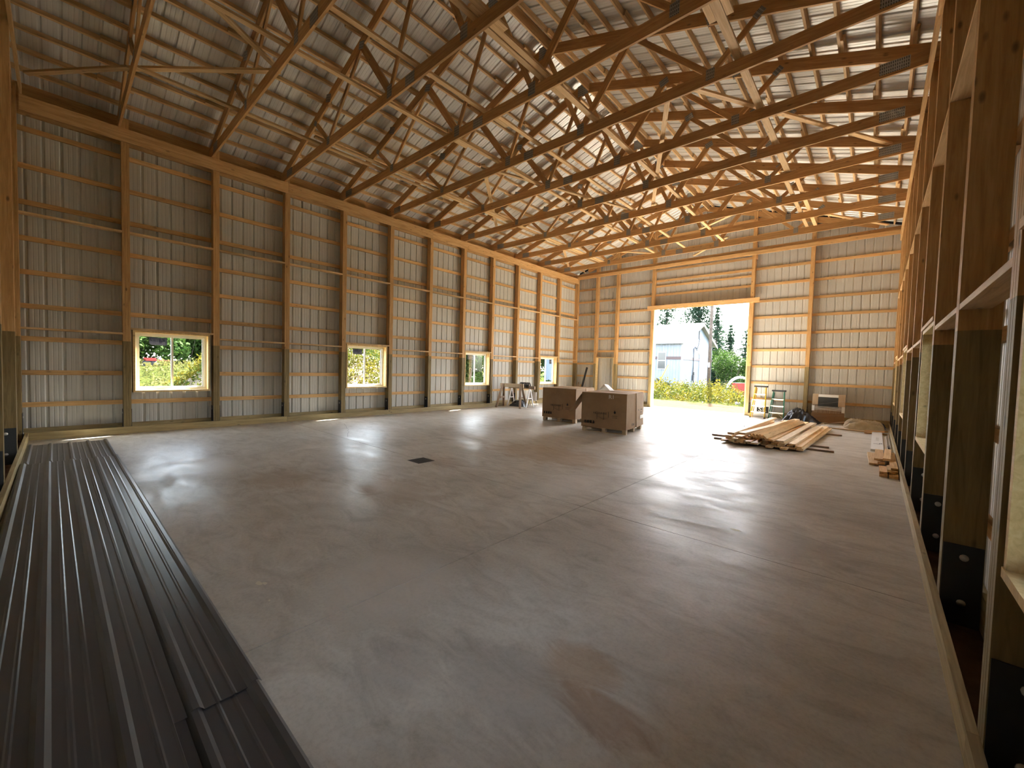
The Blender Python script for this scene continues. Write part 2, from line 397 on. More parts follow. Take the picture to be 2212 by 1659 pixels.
def siding(parent, u0, u1, v0, v1, place, holes, m):
    """panels 0.914 wide with rectangular holes (ua, ub, va, vb)"""
    cuts = [u0]; k = math.ceil(u0 / 0.9144 + 1e-6)
    while k * 0.9144 < u1 - 0.05: cuts.append(k * 0.9144 + 0.045); k += 1
    cuts.append(u1)
    cuts = [c for i, c in enumerate(cuts) if i == 0 or c - cuts[i - 1] > 0.02]
    for a, b in zip(cuts[:-1], cuts[1:]):
        es = sorted({a, b, *[e for h in holes for e in h[:2] if a < e < b]})
        for p, q in zip(es[:-1], es[1:]):
            mid = (p + q) / 2; hs = [h for h in holes if h[0] <= mid <= h[1]]
            if not hs: ribbed('siding_panel', p, q, v0, v1, place, m, parent)
            else:
                h = hs[0]
                if h[2] > 0.05: ribbed('siding_panel', p, q, v0, h[2], place, m, parent)
                ribbed('siding_panel', p, q, h[3], v1, place, m, parent)

# ================================================================== STRUCTURE
# ---- ground
def rise(x, y):
    q = max(0.0, min(1.0, (-11 - x) / 15)) * max(0.0, min(1.0, (26 - y) / 8))
    return 1.25 * q * q * (3 - 2 * q)
gv, gf = [], []
xs = np.linspace(-90, 60, 76); ys = np.linspace(-30, 110, 71)
for y in ys:
    for x in xs:
        inside = -1.0 < x < W + 1.0 and -1.5 < y < 19.5
        d = max(-1 - x, x - W - 1, -1.5 - y, y - 19.5, 0)
        z = GZ + (0 if inside else min(1, d / 4) * 0.10 * math.sin(0.35 * x + 0.9) * math.cos(0.28 * y))
        if y > 45: z += min(1, (y - 45) / 30) * 0.8
        z += rise(x, y)
        gv.append((x, y, z))
nx = len(xs)
for j in range(len(ys) - 1):
    for i in range(nx - 1): gf.append((j * nx + i, j * nx + i + 1, (j + 1) * nx + i + 1, (j + 1) * nx + i))
tag(pymesh('ground', gv, gf, M_GROUND, smooth=True), 'rough outdoor ground with sandy gravel by the doorway and grass beyond', 'ground', kind='structure')

# ---- floor: poured slab cut by saw joints, apron, drain recess
floor = empty('floor', label='smooth grey concrete slab floor with saw joints and brown stains', cat='floor', kind='structure')
JX, JY = 9.0, 4.395
G2 = 0.0042
for (x0, x1) in ((0, JX - G2), (JX + G2, W)):
    for (y0, y1) in ((0, JY - G2), (JY + G2, 18.62)):
        xs2 = (x0, x1)
        if y1 > 18:
            xx1 = min(x1, W)
            abox('slab', x0, x1, y0, 18.05, -0.2, 0, M_CONC, floor).data.name = 'slab'
        else: abox('slab', x0, x1, y0, y1, -0.2, 0, M_CONC, floor)
for o in list(floor.children):      # object coordinates must equal world coordinates for the slab stains
    me = o.data.copy(); me.transform(o.matrix_basis); o.data = me; o.matrix_basis = Matrix.Identity(4)
ap = pymesh('apron', [(x, y, z) for x in (3.4, 8.3) for y in (18.05, 18.72) for z in (-0.2, -0.004)], CF, M_CONC, floor)
abox('joint_bed', JX - 0.006, JX + 0.006, 0, 18.0, -0.19, -0.011, M_BLACKF, floor)
abox('joint_bed', 0, W, JY - 0.006, JY + 0.006, -0.19, -0.0105, M_BLACKF, floor)
def ribbon(name, pts, w, m, parent, z=0.0008):
    v = []; f = []
    for i, p in enumerate(pts):
        d = Vector(pts[min(i + 1, len(pts) - 1)]) - Vector(pts[max(i - 1, 0)]); n = Vector((-d.y, d.x)).normalized() * w / 2
        v += [(p[0] + n.x, p[1] + n.y, z), (p[0] - n.x, p[1] - n.y, z)]
    for i in range(len(pts) - 1): f.append((2 * i, 2 * i + 1, 2 * i + 3, 2 * i + 2))
    return pymesh(name, v, f, m, parent)
def wander(ctrl, amp=0.02, step=0.15):
    out = []
    for a, b in zip(ctrl[:-1], ctrl[1:]):
        n = max(2, int(math.dist(a, b) / step))
        for i in range(n):
            t = i / n; out.append((a[0] + (b[0] - a[0]) * t + random.uniform(-amp, amp), a[1] + (b[1] - a[1]) * t + random.uniform(-amp, amp)))
    return out + [ctrl[-1]]
M_CRACK = mat('crack_dark', 0.9, 0, (0.10, 0.088, 0.075))[0]
ribbon('crack', wander([(1.2, 5.35), (2.17, 4.97), (3.1, 4.5)]), 0.006, M_CRACK, floor)
ribbon('crack', wander([(6.1, 4.5), (6.7, 4.66), (7.4, 4.93), (8.5, 5.8), (10.1, 6.5), (11.78, 7.55)], 0.015), 0.004, M_CRACK, floor)
M_MARK = mat('dried_paint', 0.7, 0, (0.66, 0.62, 0.48))[0]
for (x, y, r) in ((8.28, 1.31, 0.035), (8.31, 1.34, 0.025), (8.56, 1.29, 0.012), (10.48, 4.94, 0.05)):
    pts = [(x + r * (0.7 + 0.5 * random.random()) * math.cos(a), y + r * 0.6 * (0.7 + 0.5 * random.random()) * math.sin(a), 0.001) for a in np.linspace(0, 6.0, 11)]
    pymesh('paint_spot', pts, [tuple(range(11))], M_MARK, floor)

# ---- posts
_pm = {}
def post_mesh(z0, z1, m, depth=0.19, width=0.118, key=''):
    k = (z0, z1, m.name, depth, width)
    if k not in _pm:
        g = 0.003; a = width / 2; s = width / 6
        inner = [(0, -a), (0, -s - g), (0.004, -s), (0, -s + g), (0, s - g), (0.004, s), (0, s + g), (0, a)]
        outer = [(depth, a), (depth, -a)]
        poly = inner + outer; n = len(poly)
        v = [(p[0], p[1], z) for z in (z0, z1) for p in poly]
        f = [tuple(range(n)), tuple(range(2 * n - 1, n - 1, -1))] + [(i, i + n, (i + 1) % n + n, (i + 1) % n) for i in range(n)]
        me = bpy.data.meshes.new('post'); me.from_pydata(v, [], f); me.update(); me.materials.append(m)
        bm = bmesh.new(); bm.from_mesh(me); bmesh.ops.recalc_face_normals(bm, faces=bm.faces); bm.to_mesh(me); bm.free()
        _pm[k] = me
    return _pm[k]
bolt_me = None
def make_post(parent, loc, rz, top=6.36, brackets=True, split=1.9):
    """local +x points outward (away from the room)"""
    global bolt_me
    Mx = Matrix.Translation(Vector(loc)) @ Matrix.Rotation(rz, 4, 'Z')
    p = link(bpy.data.objects.new('post', post_mesh(split, round(top, 3), M_POST)), parent, Mx)
    link(bpy.data.objects.new('treated_base', post_mesh(-0.1, split, M_TREAT)), p)
    if brackets:
        for s in (-1, 1):
            abox('bracket', 0.004, 0.186, s * 0.059, s * 0.067, -0.1, 0.50, M_STEEL, p)
            for z in (0.42, 0.12):
                if bolt_me is None:
                    o = tube('bolt', [(0, -0.004, 0), (0, 0.004, 0)], 0.022, M_BOLT, None, 10); bolt_me = o.data; bpy.data.objects.remove(o)
                link(bpy.data.objects.new('bolt', bolt_me), p, Matrix.Translation((0.10, s * 0.070, z)))
    return p

WIN_K = (1, 4, 7, 10)                       # windows sit in these bays of both long walls
WZ0, WZ1 = 0.885, 2.105
def winy(k): return PY(k) + 0.125, PY(k) + 1.365
GIRT = [0.64, 1.24, 1.87, 2.47, 3.09, 3.70, 4.35, 5.00, 5.66]

def long_wall(name, side, label):
    w = empty(name, label=label, cat='wall', kind='structure')
    X = (lambda d: -d) if side < 0 else (lambda d: W + d)
    rz = math.pi if side < 0 else 0.0
    def bx(nm, d0, d1, y0, y1, z0, z1, m):
        a, b = sorted((X(d0), X(d1))); return abox(nm, a, b, y0, y1, z0, z1, m, w)
    for y in POSTY: make_post(w, (X(0.038), y, 0), rz)
    # header of three lapped planks, sill on edge
    for nm, z0, z1, m in (('header', HB, HT, M_SPF), ('sill', 0.0, 0.14, M_TREATB)):
        ends = [-0.04, PY(3), PY(6), PY(9), 18.05] if side < 0 else [-0.04, PY(2), PY(5), PY(8), 18.05]
        for a, b in zip(ends[:-1], ends[1:]): bx(nm, 0, 0.037, a + 0.0015, b - 0.0015, z0, z1, m)
    bx('header', 0.230, 0.266, -0.2, 18.2, HB, HT + 0.08, M_SPF)
    holes = []
    for k in range(12):
        ya, yb = POSTY[k], POSTY[k + 1]
        winb = k in WIN_K
        if winb: wy0, wy1 = winy(k); holes.append((wy0, wy1, WZ0, WZ1))
        for z in GIRT:
            if winb and WZ0 - 0.05 < z < WZ1 + 0.05: continue
            bx('girt', 0.228, 0.265, ya - (0.0 if k else 0.1), yb - 0.002, z - 0.045, z + 0.045, M_SPF)
        bx('splash_plank', 0.229, 0.266, ya, yb - 0.002, -0.14, 0.20, M_TREATB)
        a, b = ya + 0.060, yb - 0.060
        if not (winb): bx('blocking', 0.040, 0.180, a, b, 2.035, 2.073, M_PURL)
        else: bx('blocking', 0.030, 0.226, a, b, WZ1 + 0.040, WZ1 + 0.078, M_PURL)
        bx('blocking', 0.040, 0.180, a, b, 4.10, 4.138, M_PURL)
    bx('soil_bed', 0.037, 0.27, -0.2, 18.25, -0.2, -0.03, M_SOIL)
    siding(w, -0.27, 18.28, -0.12, RZ(0) + SL * 0.28 * -1 + 0.012, lambda u, v, h: (X(0.268 + h), u, v), holes, M_SIDING)
    return w
WL = long_wall('wall_left', -1, 'long grey ribbed steel wall with orange wood posts and four sliding windows')
WR = long_wall('wall_right', 1, 'long steel wall seen edge-on behind deep brown posts by the scrap lumber')

# ---- windows
def window(n, side, k, label):
    y0, y1 = winy(k); wd = empty('window_%d' % n, label=label, cat='window', kind='structure')
    X = (lambda d: -d) if side < 0 else (lambda d: W + d)
    def bx(nm, d0, d1, a, b, z0, z1, m, par=wd):
        p, q = sorted((X(d0), X(d1))); return abox(nm, p, q, a, b, z0, z1, m, par)
    t = 0.038
    bx('jamb', 0.045, 0.262, y0 - t, y0, WZ0, WZ1, M_JAMB); bx('jamb', 0.045, 0.262, y1, y1 + t, WZ0, WZ1, M_JAMB)
    bx('head_jamb', 0.045, 0.262, y0 - t, y1 + t, WZ1, WZ1 + t, M_JAMB); bx('sill_board', 0.040, 0.262, y0 - t, y1 + t, WZ0 - t, WZ0, M_JAMB)
    fa, fb = 0.205, 0.262; e = 0.045
    bx('frame', fa, fb, y0, y0 + e, WZ0, WZ1, M_WVINYL); bx('frame', fa, fb, y1 - e, y1, WZ0, WZ1, M_WVINYL)
    bx('frame', fa, fb, y0 + e, y1 - e, WZ0, WZ0 + e, M_WVINYL); bx('frame', fa, fb, y0 + e, y1 - e, WZ1 - e, WZ1, M_WVINYL)
    ym = (y0 + y1) / 2
    for (a, b, d) in ((y0 + e, ym + 0.02, 0.215), (ym - 0.02, y1 - e, 0.238)):
        s = bx('sash', d, d + 0.018, a, a + 0.035, WZ0 + e, WZ1 - e, M_WVINYL); bx('sash', d, d + 0.018, b - 0.035, b, WZ0 + e, WZ1 - e, M_WVINYL)
        bx('sash', d, d + 0.018, a + 0.035, b - 0.035, WZ0 + e, WZ0 + e + 0.03, M_WVINYL); bx('sash', d, d + 0.018, a + 0.035, b - 0.035, WZ1 - e - 0.03, WZ1 - e, M_WVINYL)
        xg = X(d + 0.009)
        pymesh('pane', [(xg, a + 0.035, WZ0 + e + 0.03), (xg, b - 0.035, WZ0 + e + 0.03), (xg, b - 0.035, WZ1 - e - 0.03), (xg, a + 0.035, WZ1 - e - 0.03)], [(0, 1, 2, 3)], M_GLASS, wd)
    if side < 0:
        # maker's sticker on the outside of the glass: it reads mirrored from indoors
        if k != 10: sa, sb, d = y0 + 0.24, y0 + 0.535, 0.228
        else: sa, sb, d = y0 + 0.92, y0 + 1.10, 0.248
        zt = WZ1 - 0.085; zb = zt - (0.165 if k != 10 else 0.20); c = 0.04
        poly = [(sa + c, zb), (sb, zb), (sb, zt), (sa, zt), (sa, zb + 0.03)]
        xs_ = X(d)
        st = prism('sticker', poly, xs_ - 0.0005, xs_ + 0.0005, M_STICK, wd, axis='x')
        cyy = (sa + sb) / 2; sc = (sb - sa) / 0.295
        # viewed from indoors +y runs to the right; text x axis points along -y so the letters are reversed
        text('lettering', 'XACT', 0.088 * sc, M_WSTICK, st, mat3((0, -1, 0), (0, 0, 1), (-1, 0, 0), (xs_ + 0.0012, cyy + 0.005, (zt + zb) / 2 + 0.012)), sx=1.05)
        text('lettering', 'WINDOWS', 0.026 * sc, M_WSTICK, st, mat3((0, -1, 0), (0, 0, 1), (-1, 0, 0), (xs_ + 0.0012, cyy, (zt + zb) / 2 - 0.040)))
    return wd
where = {1: 'first from the corner where the roofing sheets lie', 4: 'second from the corner where the roofing sheets lie', 7: 'beside the sawhorses', 10: 'behind the cardboard cartons'}
n = 0
for k in WIN_K:
    n += 1; window(n, -1, k, 'sliding window with dark sticker and wood jambs, ' + where[k])
whr = {1: 'first from the post with the big bolted bracket by the camera end', 4: 'between the bare posts before the scrap lumber', 7: 'behind posts beside the scrap lumber', 10: 'behind posts beside the long white carton'}
for k in WIN_K:
    n += 1; window(n, 1, k, 'window with bright yellow wood jambs, ' + whr[k])

# ---- gable wall with the big doorway
WB = empty('wall_back', label='gable wall of ribbed steel and wood girts with the big open doorway', cat='wall', kind='structure')
FY = 18.05
BPX = [1.065, 2.16, 3.900, 7.790, 9.61]
DX0, DX1, DZ = 3.995, 7.695, 4.39
for x in BPX: make_post(WB, (x, FY, 0), math.pi / 2, top=RZ(x) - 0.13)
def fb(nm, x0, x1, y0, y1, z0, z1, m): return abox(nm, x0, x1, y0, y1, z0, z1, m, WB)
edges = [-0.2] + BPX + [W + 0.2]
for i, z in enumerate([0.66 + 0.618 * k for k in range(9)] + [6.25, 6.87, 7.49]):
    half = (RZ(0) if z < 6.2 else z + 0.10)
    for a, b in zip(edges[:-1], edges[1:]):
        if a > 3.8 and b < 7.9 and z < 4.8: continue
        if abs(a - 1.065) < 0.01 and z < 2.3: continue
        if z > 6.2:
            lim = RIDGE - (CU(RIDGE) + 0.2 - z - 0.06) / SL
            a2, b2 = max(a, lim), min(b, W - lim)
            if b2 - a2 < 0.15: continue
        else: a2, b2 = a, b
        fb('girt', a2 + 0.001, b2 - 0.001, 18.24, 18.277, z - 0.045, z + 0.045, M_SPF)
fb('girt', 3.901, 7.789, 18.24, 18.277, 5.33, 5.41, M_SPF)
fb('girt', 3.901, 7.789, 18.20, 18.238, 6.0, 6.09, M_SPF)
fb('header', 3.68, 8.05, 18.010, 18.048, 4.31, 4.495, M_SPF)
fb('head_jamb', 3.957, 7.733, 18.05, 18.278, DZ, DZ + 0.037, M_JAMB)
fb('jamb', 3.957, 3.995, 18.05, 18.30, 0, DZ, M_JAMB); fb('jamb', 7.695, 7.733, 18.05, 18.30, 0, DZ, M_JAMB)
fb('door_trim', 3.90, 3.997, 18.30, 18.32, 0, DZ + 0.05, M_WHITEM); fb('door_trim', 7.693, 7.79, 18.30, 18.32, 0, DZ + 0.05, M_WHITEM)
fb('door_trim', 3.90, 7.79, 18.30, 18.32, DZ, DZ + 0.09, M_WHITEM)
fb('plate', -0.02, W / 2, 17.975, 18.012, 6.10, 6.24, M_SPF); fb('plate', W / 2, W + 0.02, 17.975, 18.012, 6.10, 6.24, M_SPF)
fb('plate', -0.02, W + 0.02, 18.013, 18.049, 6.24, 6.36, M_TRUSS)
fb('sill', -0.038, 3.84, 18.012, 18.049, 0, 0.10, M_TREATB); fb('sill', 7.85, W + 0.038, 18.012, 18.049, 0, 0.10, M_TREATB)
fb('splash_plank', -0.2, 3.84, 18.241, 18.278, -0.14, 0.20, M_TREATB); fb('splash_plank', 7.85, W + 0.2, 18.241, 18.278, -0.14, 0.20, M_TREATB)
fb('soil_bed', -0.2, 3.84, 18.05, 18.27, -0.2, -0.02, M_SOIL); fb('soil_bed', 7.85, W + 0.2, 18.05, 18.27, -0.2, -0.02, M_SOIL)
# framed opening for a walk-in door, still closed by siding
fb('jamb', 1.130, 1.168, 18.05, 18.24, 0, 2.18, M_JAMB); fb('jamb', 2.060, 2.098, 18.05, 18.24, 0, 2.18, M_JAMB); fb('head_jamb', 1.13, 2.098, 18.05, 18.24, 2.18, 2.218, M_JAMB)
fb('scab_board', 7.85, 7.888, 18.06, 18.22, 5.95, 6.16, M_SPF)
for x, x2 in ((0.5, RIDGE), (RIDGE, W - 0.5)):
    board('end_rafter', (x, 18.13, CU(x) + 0.10), (x2, 18.13, CU(x2) + 0.10), 0.19, 0.038, M_TRUSS, WB)
    board('foam_closure', (x - 0.6 if x < 3 else x, 18.275, RZ(x - 0.6 if x < 3 else x) - 0.05), (x2 if x < 3 else x2 + 0.6, 18.275, RZ(x2 if x < 3 else x2 + 0.6) - 0.05), 0.075, 0.02, M_BLACKF, WB)
siding(WB, -0.27, W + 0.27, -0.12, lambda u: RZ(u) - 0.04, lambda u, v, h: (u, 18.28 + h, v), [(DX0 - 0.04, DX1 + 0.04, 0.0, DZ + 0.03)], M_SIDING)

# ---- gable wall beside the camera
WF = empty('wall_front', label='gable wall of posts and ribbed steel above the grey roofing sheets', cat='wall', kind='structure')
for x in (2.1, 4.25, 6.4, 8.55, 10.3): make_post(WF, (x, -0.038, 0), -math.pi / 2, top=RZ(x) - 0.14)
def nb(nm, x0, x1, y0, y1, z0, z1, m): return abox(nm, x0, x1, y0, y1, z0, z1, m, WF)
e2 = [-0.2, 2.1, 4.25, 6.4, 8.55, 10.3, W + 0.2]
for z in [0.66 + 0.618 * k for k in range(9)]:
    for a, b in zip(e2[:-1], e2[1:]): nb('girt', a + 0.001, b - 0.001, -0.265, -0.228, z - 0.045, z + 0.045, M_SPF)
nb('sill', 0.0, W, -0.038, 0.0, 0, 0.14, M_TREATB)
nb('plate', 0.0, W, -0.036, 0.0, 6.165, 6.30, M_SPF)
nb('splash_plank', -0.2, W + 0.2, -0.266, -0.229, -0.14, 0.2, M_TREATB); nb('soil_bed', -0.2, W + 0.2, -0.27, -0.037, -0.2, -0.03, M_SOIL)
for x, x2 in ((-0.3, RIDGE), (RIDGE, W + 0.3)): board('end_rafter', (x, -0.13, CU(x) + 0.10), (x2, -0.13, CU(x2) + 0.10), 0.19, 0.038, M_TRUSS, WF)
siding(WF, -0.27, W + 0.27, -0.12, lambda u: RZ(u) - 0.03, lambda u, v, h: (u, -0.268 - h, v), [], M_SIDING)

# ---- roof
CE = empty('ceiling', label='open gable roof of pale ribbed steel on close wooden purlins', cat='ceiling', kind='structure')
ct, st_ = 1 / math.sqrt(1 + SL * SL), SL / math.sqrt(1 + SL * SL)
px_r = [11.278 + 0.417 - 0.417 * i - 0.05 for i in range(14)]
for s in (-1, 1):
    nrm = Vector((s * st_, 0, ct))
    for i, xr in enumerate(px_r):
        x = xr if s > 0 else W - xr
        zc = CU(x) + 0.212 + 0.046
        ends = [-0.6] + [PY(k) - 0.085 for k in range((1 if i % 2 else 2), 12, 2)] + [18.5]
        for j, (a, b) in enumerate(zip(ends[:-1], ends[1:])):
            lap = 0.33; off = 0.0205 * (1 if j % 2 else -1)
            board('purlin', (x + off * ct, a - (lap if j else 0), zc - s * off * st_), (x + off * ct, b + lap * 0.5, zc - s * off * st_), 0.089, 0.038, M_PURL, CE, up=nrm)
    k = 0; y = -0.75
    L2 = (RIDGE + 0.62 - 0.07) / ct
    while y < 18.75:
        y2 = min(y + 0.9144, 18.78)
        def place(u, v, h, s=s):
            x = RIDGE + s * (0.045 + v * ct); z = RZ(RIDGE) - (0.045 + v * ct) * SL + h
            return (x, u, z)
        ribbed('roof_panel', y, y2, 0.0, L2, place, M_ROOF, CE)
        y = y2
for s in (-1, 1):
    x0 = RIDGE; zz = RZ(RIDGE) + 0.055
    board('ridge_cap', (x0 + s * 0.12, -0.75, zz - 0.04), (x0 + s * 0.12, 18.78, zz - 0.04), 0.002, 0.27, M_ROOF, CE, up=(s * st_, 0, ct))
    abox('foam_closure', x0 + s * 0.10 - 0.012, x0 + s * 0.10 + 0.012, -0.7, 18.7, RZ(x0 + 0.1) + 0.018, RZ(x0 + 0.1) + 0.034, M_BLACKF, CE)
    board('ridge_board', (x0 + s * 0.16, -0.3, CU(x0 + 0.16) + 0.16), (x0 + s * 0.16, 18.2, CU(x0 + 0.16) + 0.16), 0.235, 0.036, M_PURL, CE, up=(0, 0, 1)) if s > 0 else None
    abox('eave_light_stop', *( (-0.265, -0.228) if s < 0 else (W + 0.228, W + 0.265)), -0.27, 18.28, 6.18, RZ(0) - SL * 0.266 - 0.002, M_TRUSS, CE)  # strip added to stop light leaking in between siding and roof
# lateral braces lying on the bottom chords, and long diagonals
ZB = HT + 0.20
def lat(x, off, w=0.089, ends=None, phase=0):
    ends = ends or [PY(1) + 0.15, PY(4) + 0.2, PY(8) + 0.2, PY(11) + 0.3]
    for j, (a, b) in enumerate(zip(ends[:-1], ends[1:])):
        xx = x + (off if (j + phase) % 2 else -off)
        board('lateral_brace', (xx, a - 0.3, ZB + 0.019), (xx, b + 0.3, ZB + 0.019), 0.038, w, M_PURL, CE)
lat(2.15, 0.046, ends=[PY(1) + 0.2, PY(5) + 0.2, PY(8) + 0.2, PY(11) + 0.3]); lat(2.28, 0.046, phase=1, ends=[PY(3), PY(7), PY(11) + 0.2]); lat(4.60, 0.045); lat(5.80, 0.046); lat(7.16, 0.046); lat(7.27, 0.047, phase=1, ends=[0.4, PY(3), PY(6)]); lat(9.62, 0.046); lat(9.74, 0.047, phase=1)
for (a, b) in [((1.90, 1.24), (3.80, 2.90)), ((4.62, 1.62), (3.83, 2.88)), ((0.30, 0.06), (1.90, 1.22)), ((8.62, 7.35), (6.25, 12.25)), ((8.75, 7.40), (11.5, 12.0)), ((4.22, 7.22), (1.32, 10.7)),
               ((4.10, 7.28), (5.80, 12.1)), ((3.40, 15.6), (4.45, 16.7)), ((5.6, 17.97), (7.30, 16.25)), ((6.8, 14.85), (8.35, 13.85)), ((9.6, 14.9), (11.5, 17.9)), ((2.2, 13.4), (0.4, 16.5))]:
    board('diagonal_brace', (*a, ZB + 0.060), (*b, ZB + 0.060), 0.038, 0.089, M_PURL, CE)

# ================================================================== TRUSSES
def joint_plate(t, x, z, w, h, ang=0.0):
    for s in (-1, 1):
        Mx = Matrix.Translation((x, s * 0.0202, z)) @ Matrix.Rotation(-ang, 4, 'Y')
        link(bpy.data.objects.new('gusset_plate', boxmesh(w, 0.0016, h, M_GUS, 'gusset_plate')), t, Mx)
def make_truss():
    t = empty('roof_truss')
    Z = lambda z: z - HT
    def mem(nm, a, b, w, th, m=M_TRUSS): return board(nm, (a[0], 0, Z(a[1])), (b[0], 0, Z(b[1])), w, th, m, t)
    zc = HT + 0.098
    mem('bottom_chord', (-0.22, zc), (5.55, zc), 0.195, 0.038); mem('bottom_chord', (5.552, zc), (W + 0.22, zc), 0.195, 0.038)
    off = 0.10 / ct
    for s in (-1, 1):
        xe = -0.50 if s < 0 else W + 0.50
        mem('top_chord', (xe, CU(xe) + off), (RIDGE - s * 0.01, CU(RIDGE) + off), 0.2, 0.0374)
    mir = lambda x, s: x if s < 0 else W - x
    ang = math.atan(SL)
    for s in (-1, 1):
        b1 = (mir(2.53, s), HT + 0.15); b2 = (mir(4.93, s), HT + 0.15)
        t1 = (mir(1.88, s), CU(1.88) + 0.03); t2 = (mir(3.92, s), CU(3.92) + 0.05); ap = (RIDGE - (0.03 if s < 0 else -0.03), CU(RIDGE) + 0.06)
        mem('web', b1, t1, 0.089, 0.0366); mem('web', b1, t2, 0.089, 0.0362); mem('web', b2, t2, 0.14, 0.0358); mem('web', b2, ap, 0.089, 0.0364)
        joint_plate(t, b1[0], Z(HT + 0.15), 0.13, 0.17); joint_plate(t, b2[0], Z(HT + 0.16), 0.15, 0.21)
        joint_plate(t, t1[0] + s * 0.0, Z(CU(1.88) + 0.035), 0.10, 0.15, -s * 0.9); joint_plate(t, t2[0], Z(CU(3.92) + 0.05), 0.18, 0.14, s * ang * 1.0)
        joint_plate(t, mir(0.36, s), Z(HT + 0.125), 0.34, 0.17); joint_plate(t, mir(2.52, s), Z(CU(2.52) + 0.115), 0.22, 0.16, s * ang)
    joint_plate(t, 5.55, Z(zc), 0.26, 0.17); joint_plate(t, RIDGE, Z(CU(RIDGE) + 0.07), 0.28, 0.26)
    return t
ordn = ['first', 'second', 'third', 'fourth', 'fifth', 'sixth', 'seventh', 'eighth', 'ninth', 'tenth', 'eleventh']
proto = make_truss()
for k in range(1, 12):
    t = proto if k == 1 else copy_tree(proto)
    t.location = (0, PY(k) - 0.085, HT)
    tag(t, 'wooden roof truss with metal gusset plates, %s counting from the doorway wall' % ordn[11 - k], 'truss', 'roof trusses')

# ================================================================== GREY ROOFING SHEETS ON THE FLOOR
def roof_sheet(label, x0, x1, y0, y1, z, skew=0.0, lift=0.0):
    wd = y1 - y0
    P = rib_pts(-0.03, wd - 0.03, 0.021, 0.0028); n = len(P); v = []
    NX = 14
    for i in range(NX + 1):
        x = x0 + (x1 - x0) * i / NX; dz = 0.0008 * math.sin(i * 1.7 + z * 90) + (lift if i == 0 else 0)
        for u, h in P: v.append((x, y0 + 0.03 + u + skew * (x - x0), z + h + dz))
    f = [(i * n + j, i * n + j + 1, (i + 1) * n + j + 1, (i + 1) * n + j) for i in range(NX) for j in range(n - 1)]
    o = pymesh('roofing_sheet', v, f, M_CHAR)
    md = o.modifiers.new('thick', 'SOLIDIFY'); md.thickness = 0.0012; md.offset = -1
    return tag(o, label, 'metal sheet', 'stacked charcoal roofing sheets')
roof_sheet('charcoal ribbed steel roofing sheet lowest in the stack, its end nearest the window', 0.69, 10.75, 0.012, 0.985, 0.004, 0.004)
roof_sheet('charcoal ribbed steel roofing sheet in the middle of the stack, shorter than those around it', 2.56, 9.30, 0.030, 1.003, 0.012, 0.0035)
roof_sheet('charcoal ribbed steel roofing sheet on top, pushed against the wall sill', 2.66, 10.70, -0.0, 0.575, 0.034, 0.012, 0.004) if False else None
def top_sheet():
    P = [p for p in rib_pts(-0.03, 0.60, 0.021, 0.0028)]; n = len(P); v = []; NX = 16; x0, x1 = 2.68, 10.72
    for i in range(NX + 1):
        x = x0 + (x1 - x0) * i / NX
        for u, h in P: v.append((x, 0.03 + u + 0.008 * (x - x0) + 0.004, 0.036 + h + 0.001 * math.sin(i * 1.3)))
    f = [(i * n + j, i * n + j + 1, (i + 1) * n + j + 1, (i + 1) * n + j) for i in range(NX) for j in range(n - 1)]
    o = pymesh('roofing_sheet', v, f, M_CHAR); md = o.modifiers.new('thick', 'SOLIDIFY'); md.thickness = 0.0012; md.offset = -1
    tag(o, 'charcoal ribbed steel roofing sheet on top of the stack, narrower, along the wall sill', 'metal sheet', 'stacked charcoal roofing sheets')
top_sheet()

# ================================================================== FLOOR DRAIN
dr = empty('floor_drain', (5.915, 4.375, 0.0), label='small square dark iron floor drain grate set in the slab', cat='drain')
M_IRON = simple_noise('cast_iron', (0.03, 0.027, 0.025), (0.07, 0.055, 0.045), 9, 0.6)
for a, b, c, d in ((-0.16, 0.16, -0.16, -0.135), (-0.16, 0.16, 0.135, 0.16), (-0.16, -0.135, -0.135, 0.135), (0.135, 0.16, -0.135, 0.135)): abox('rim', a, b, c, d, -0.02, 0.003, M_IRON, dr)
for i in range(8): abox('grate_bar', -0.135, 0.135, -0.125 + i * 0.0357 - 0.008, -0.125 + i * 0.0357 + 0.008, -0.015, 0.002, M_IRON, dr)
abox('pan', -0.14, 0.14, -0.14, 0.14, -0.02, 0.0008, M_BLACKF, dr)

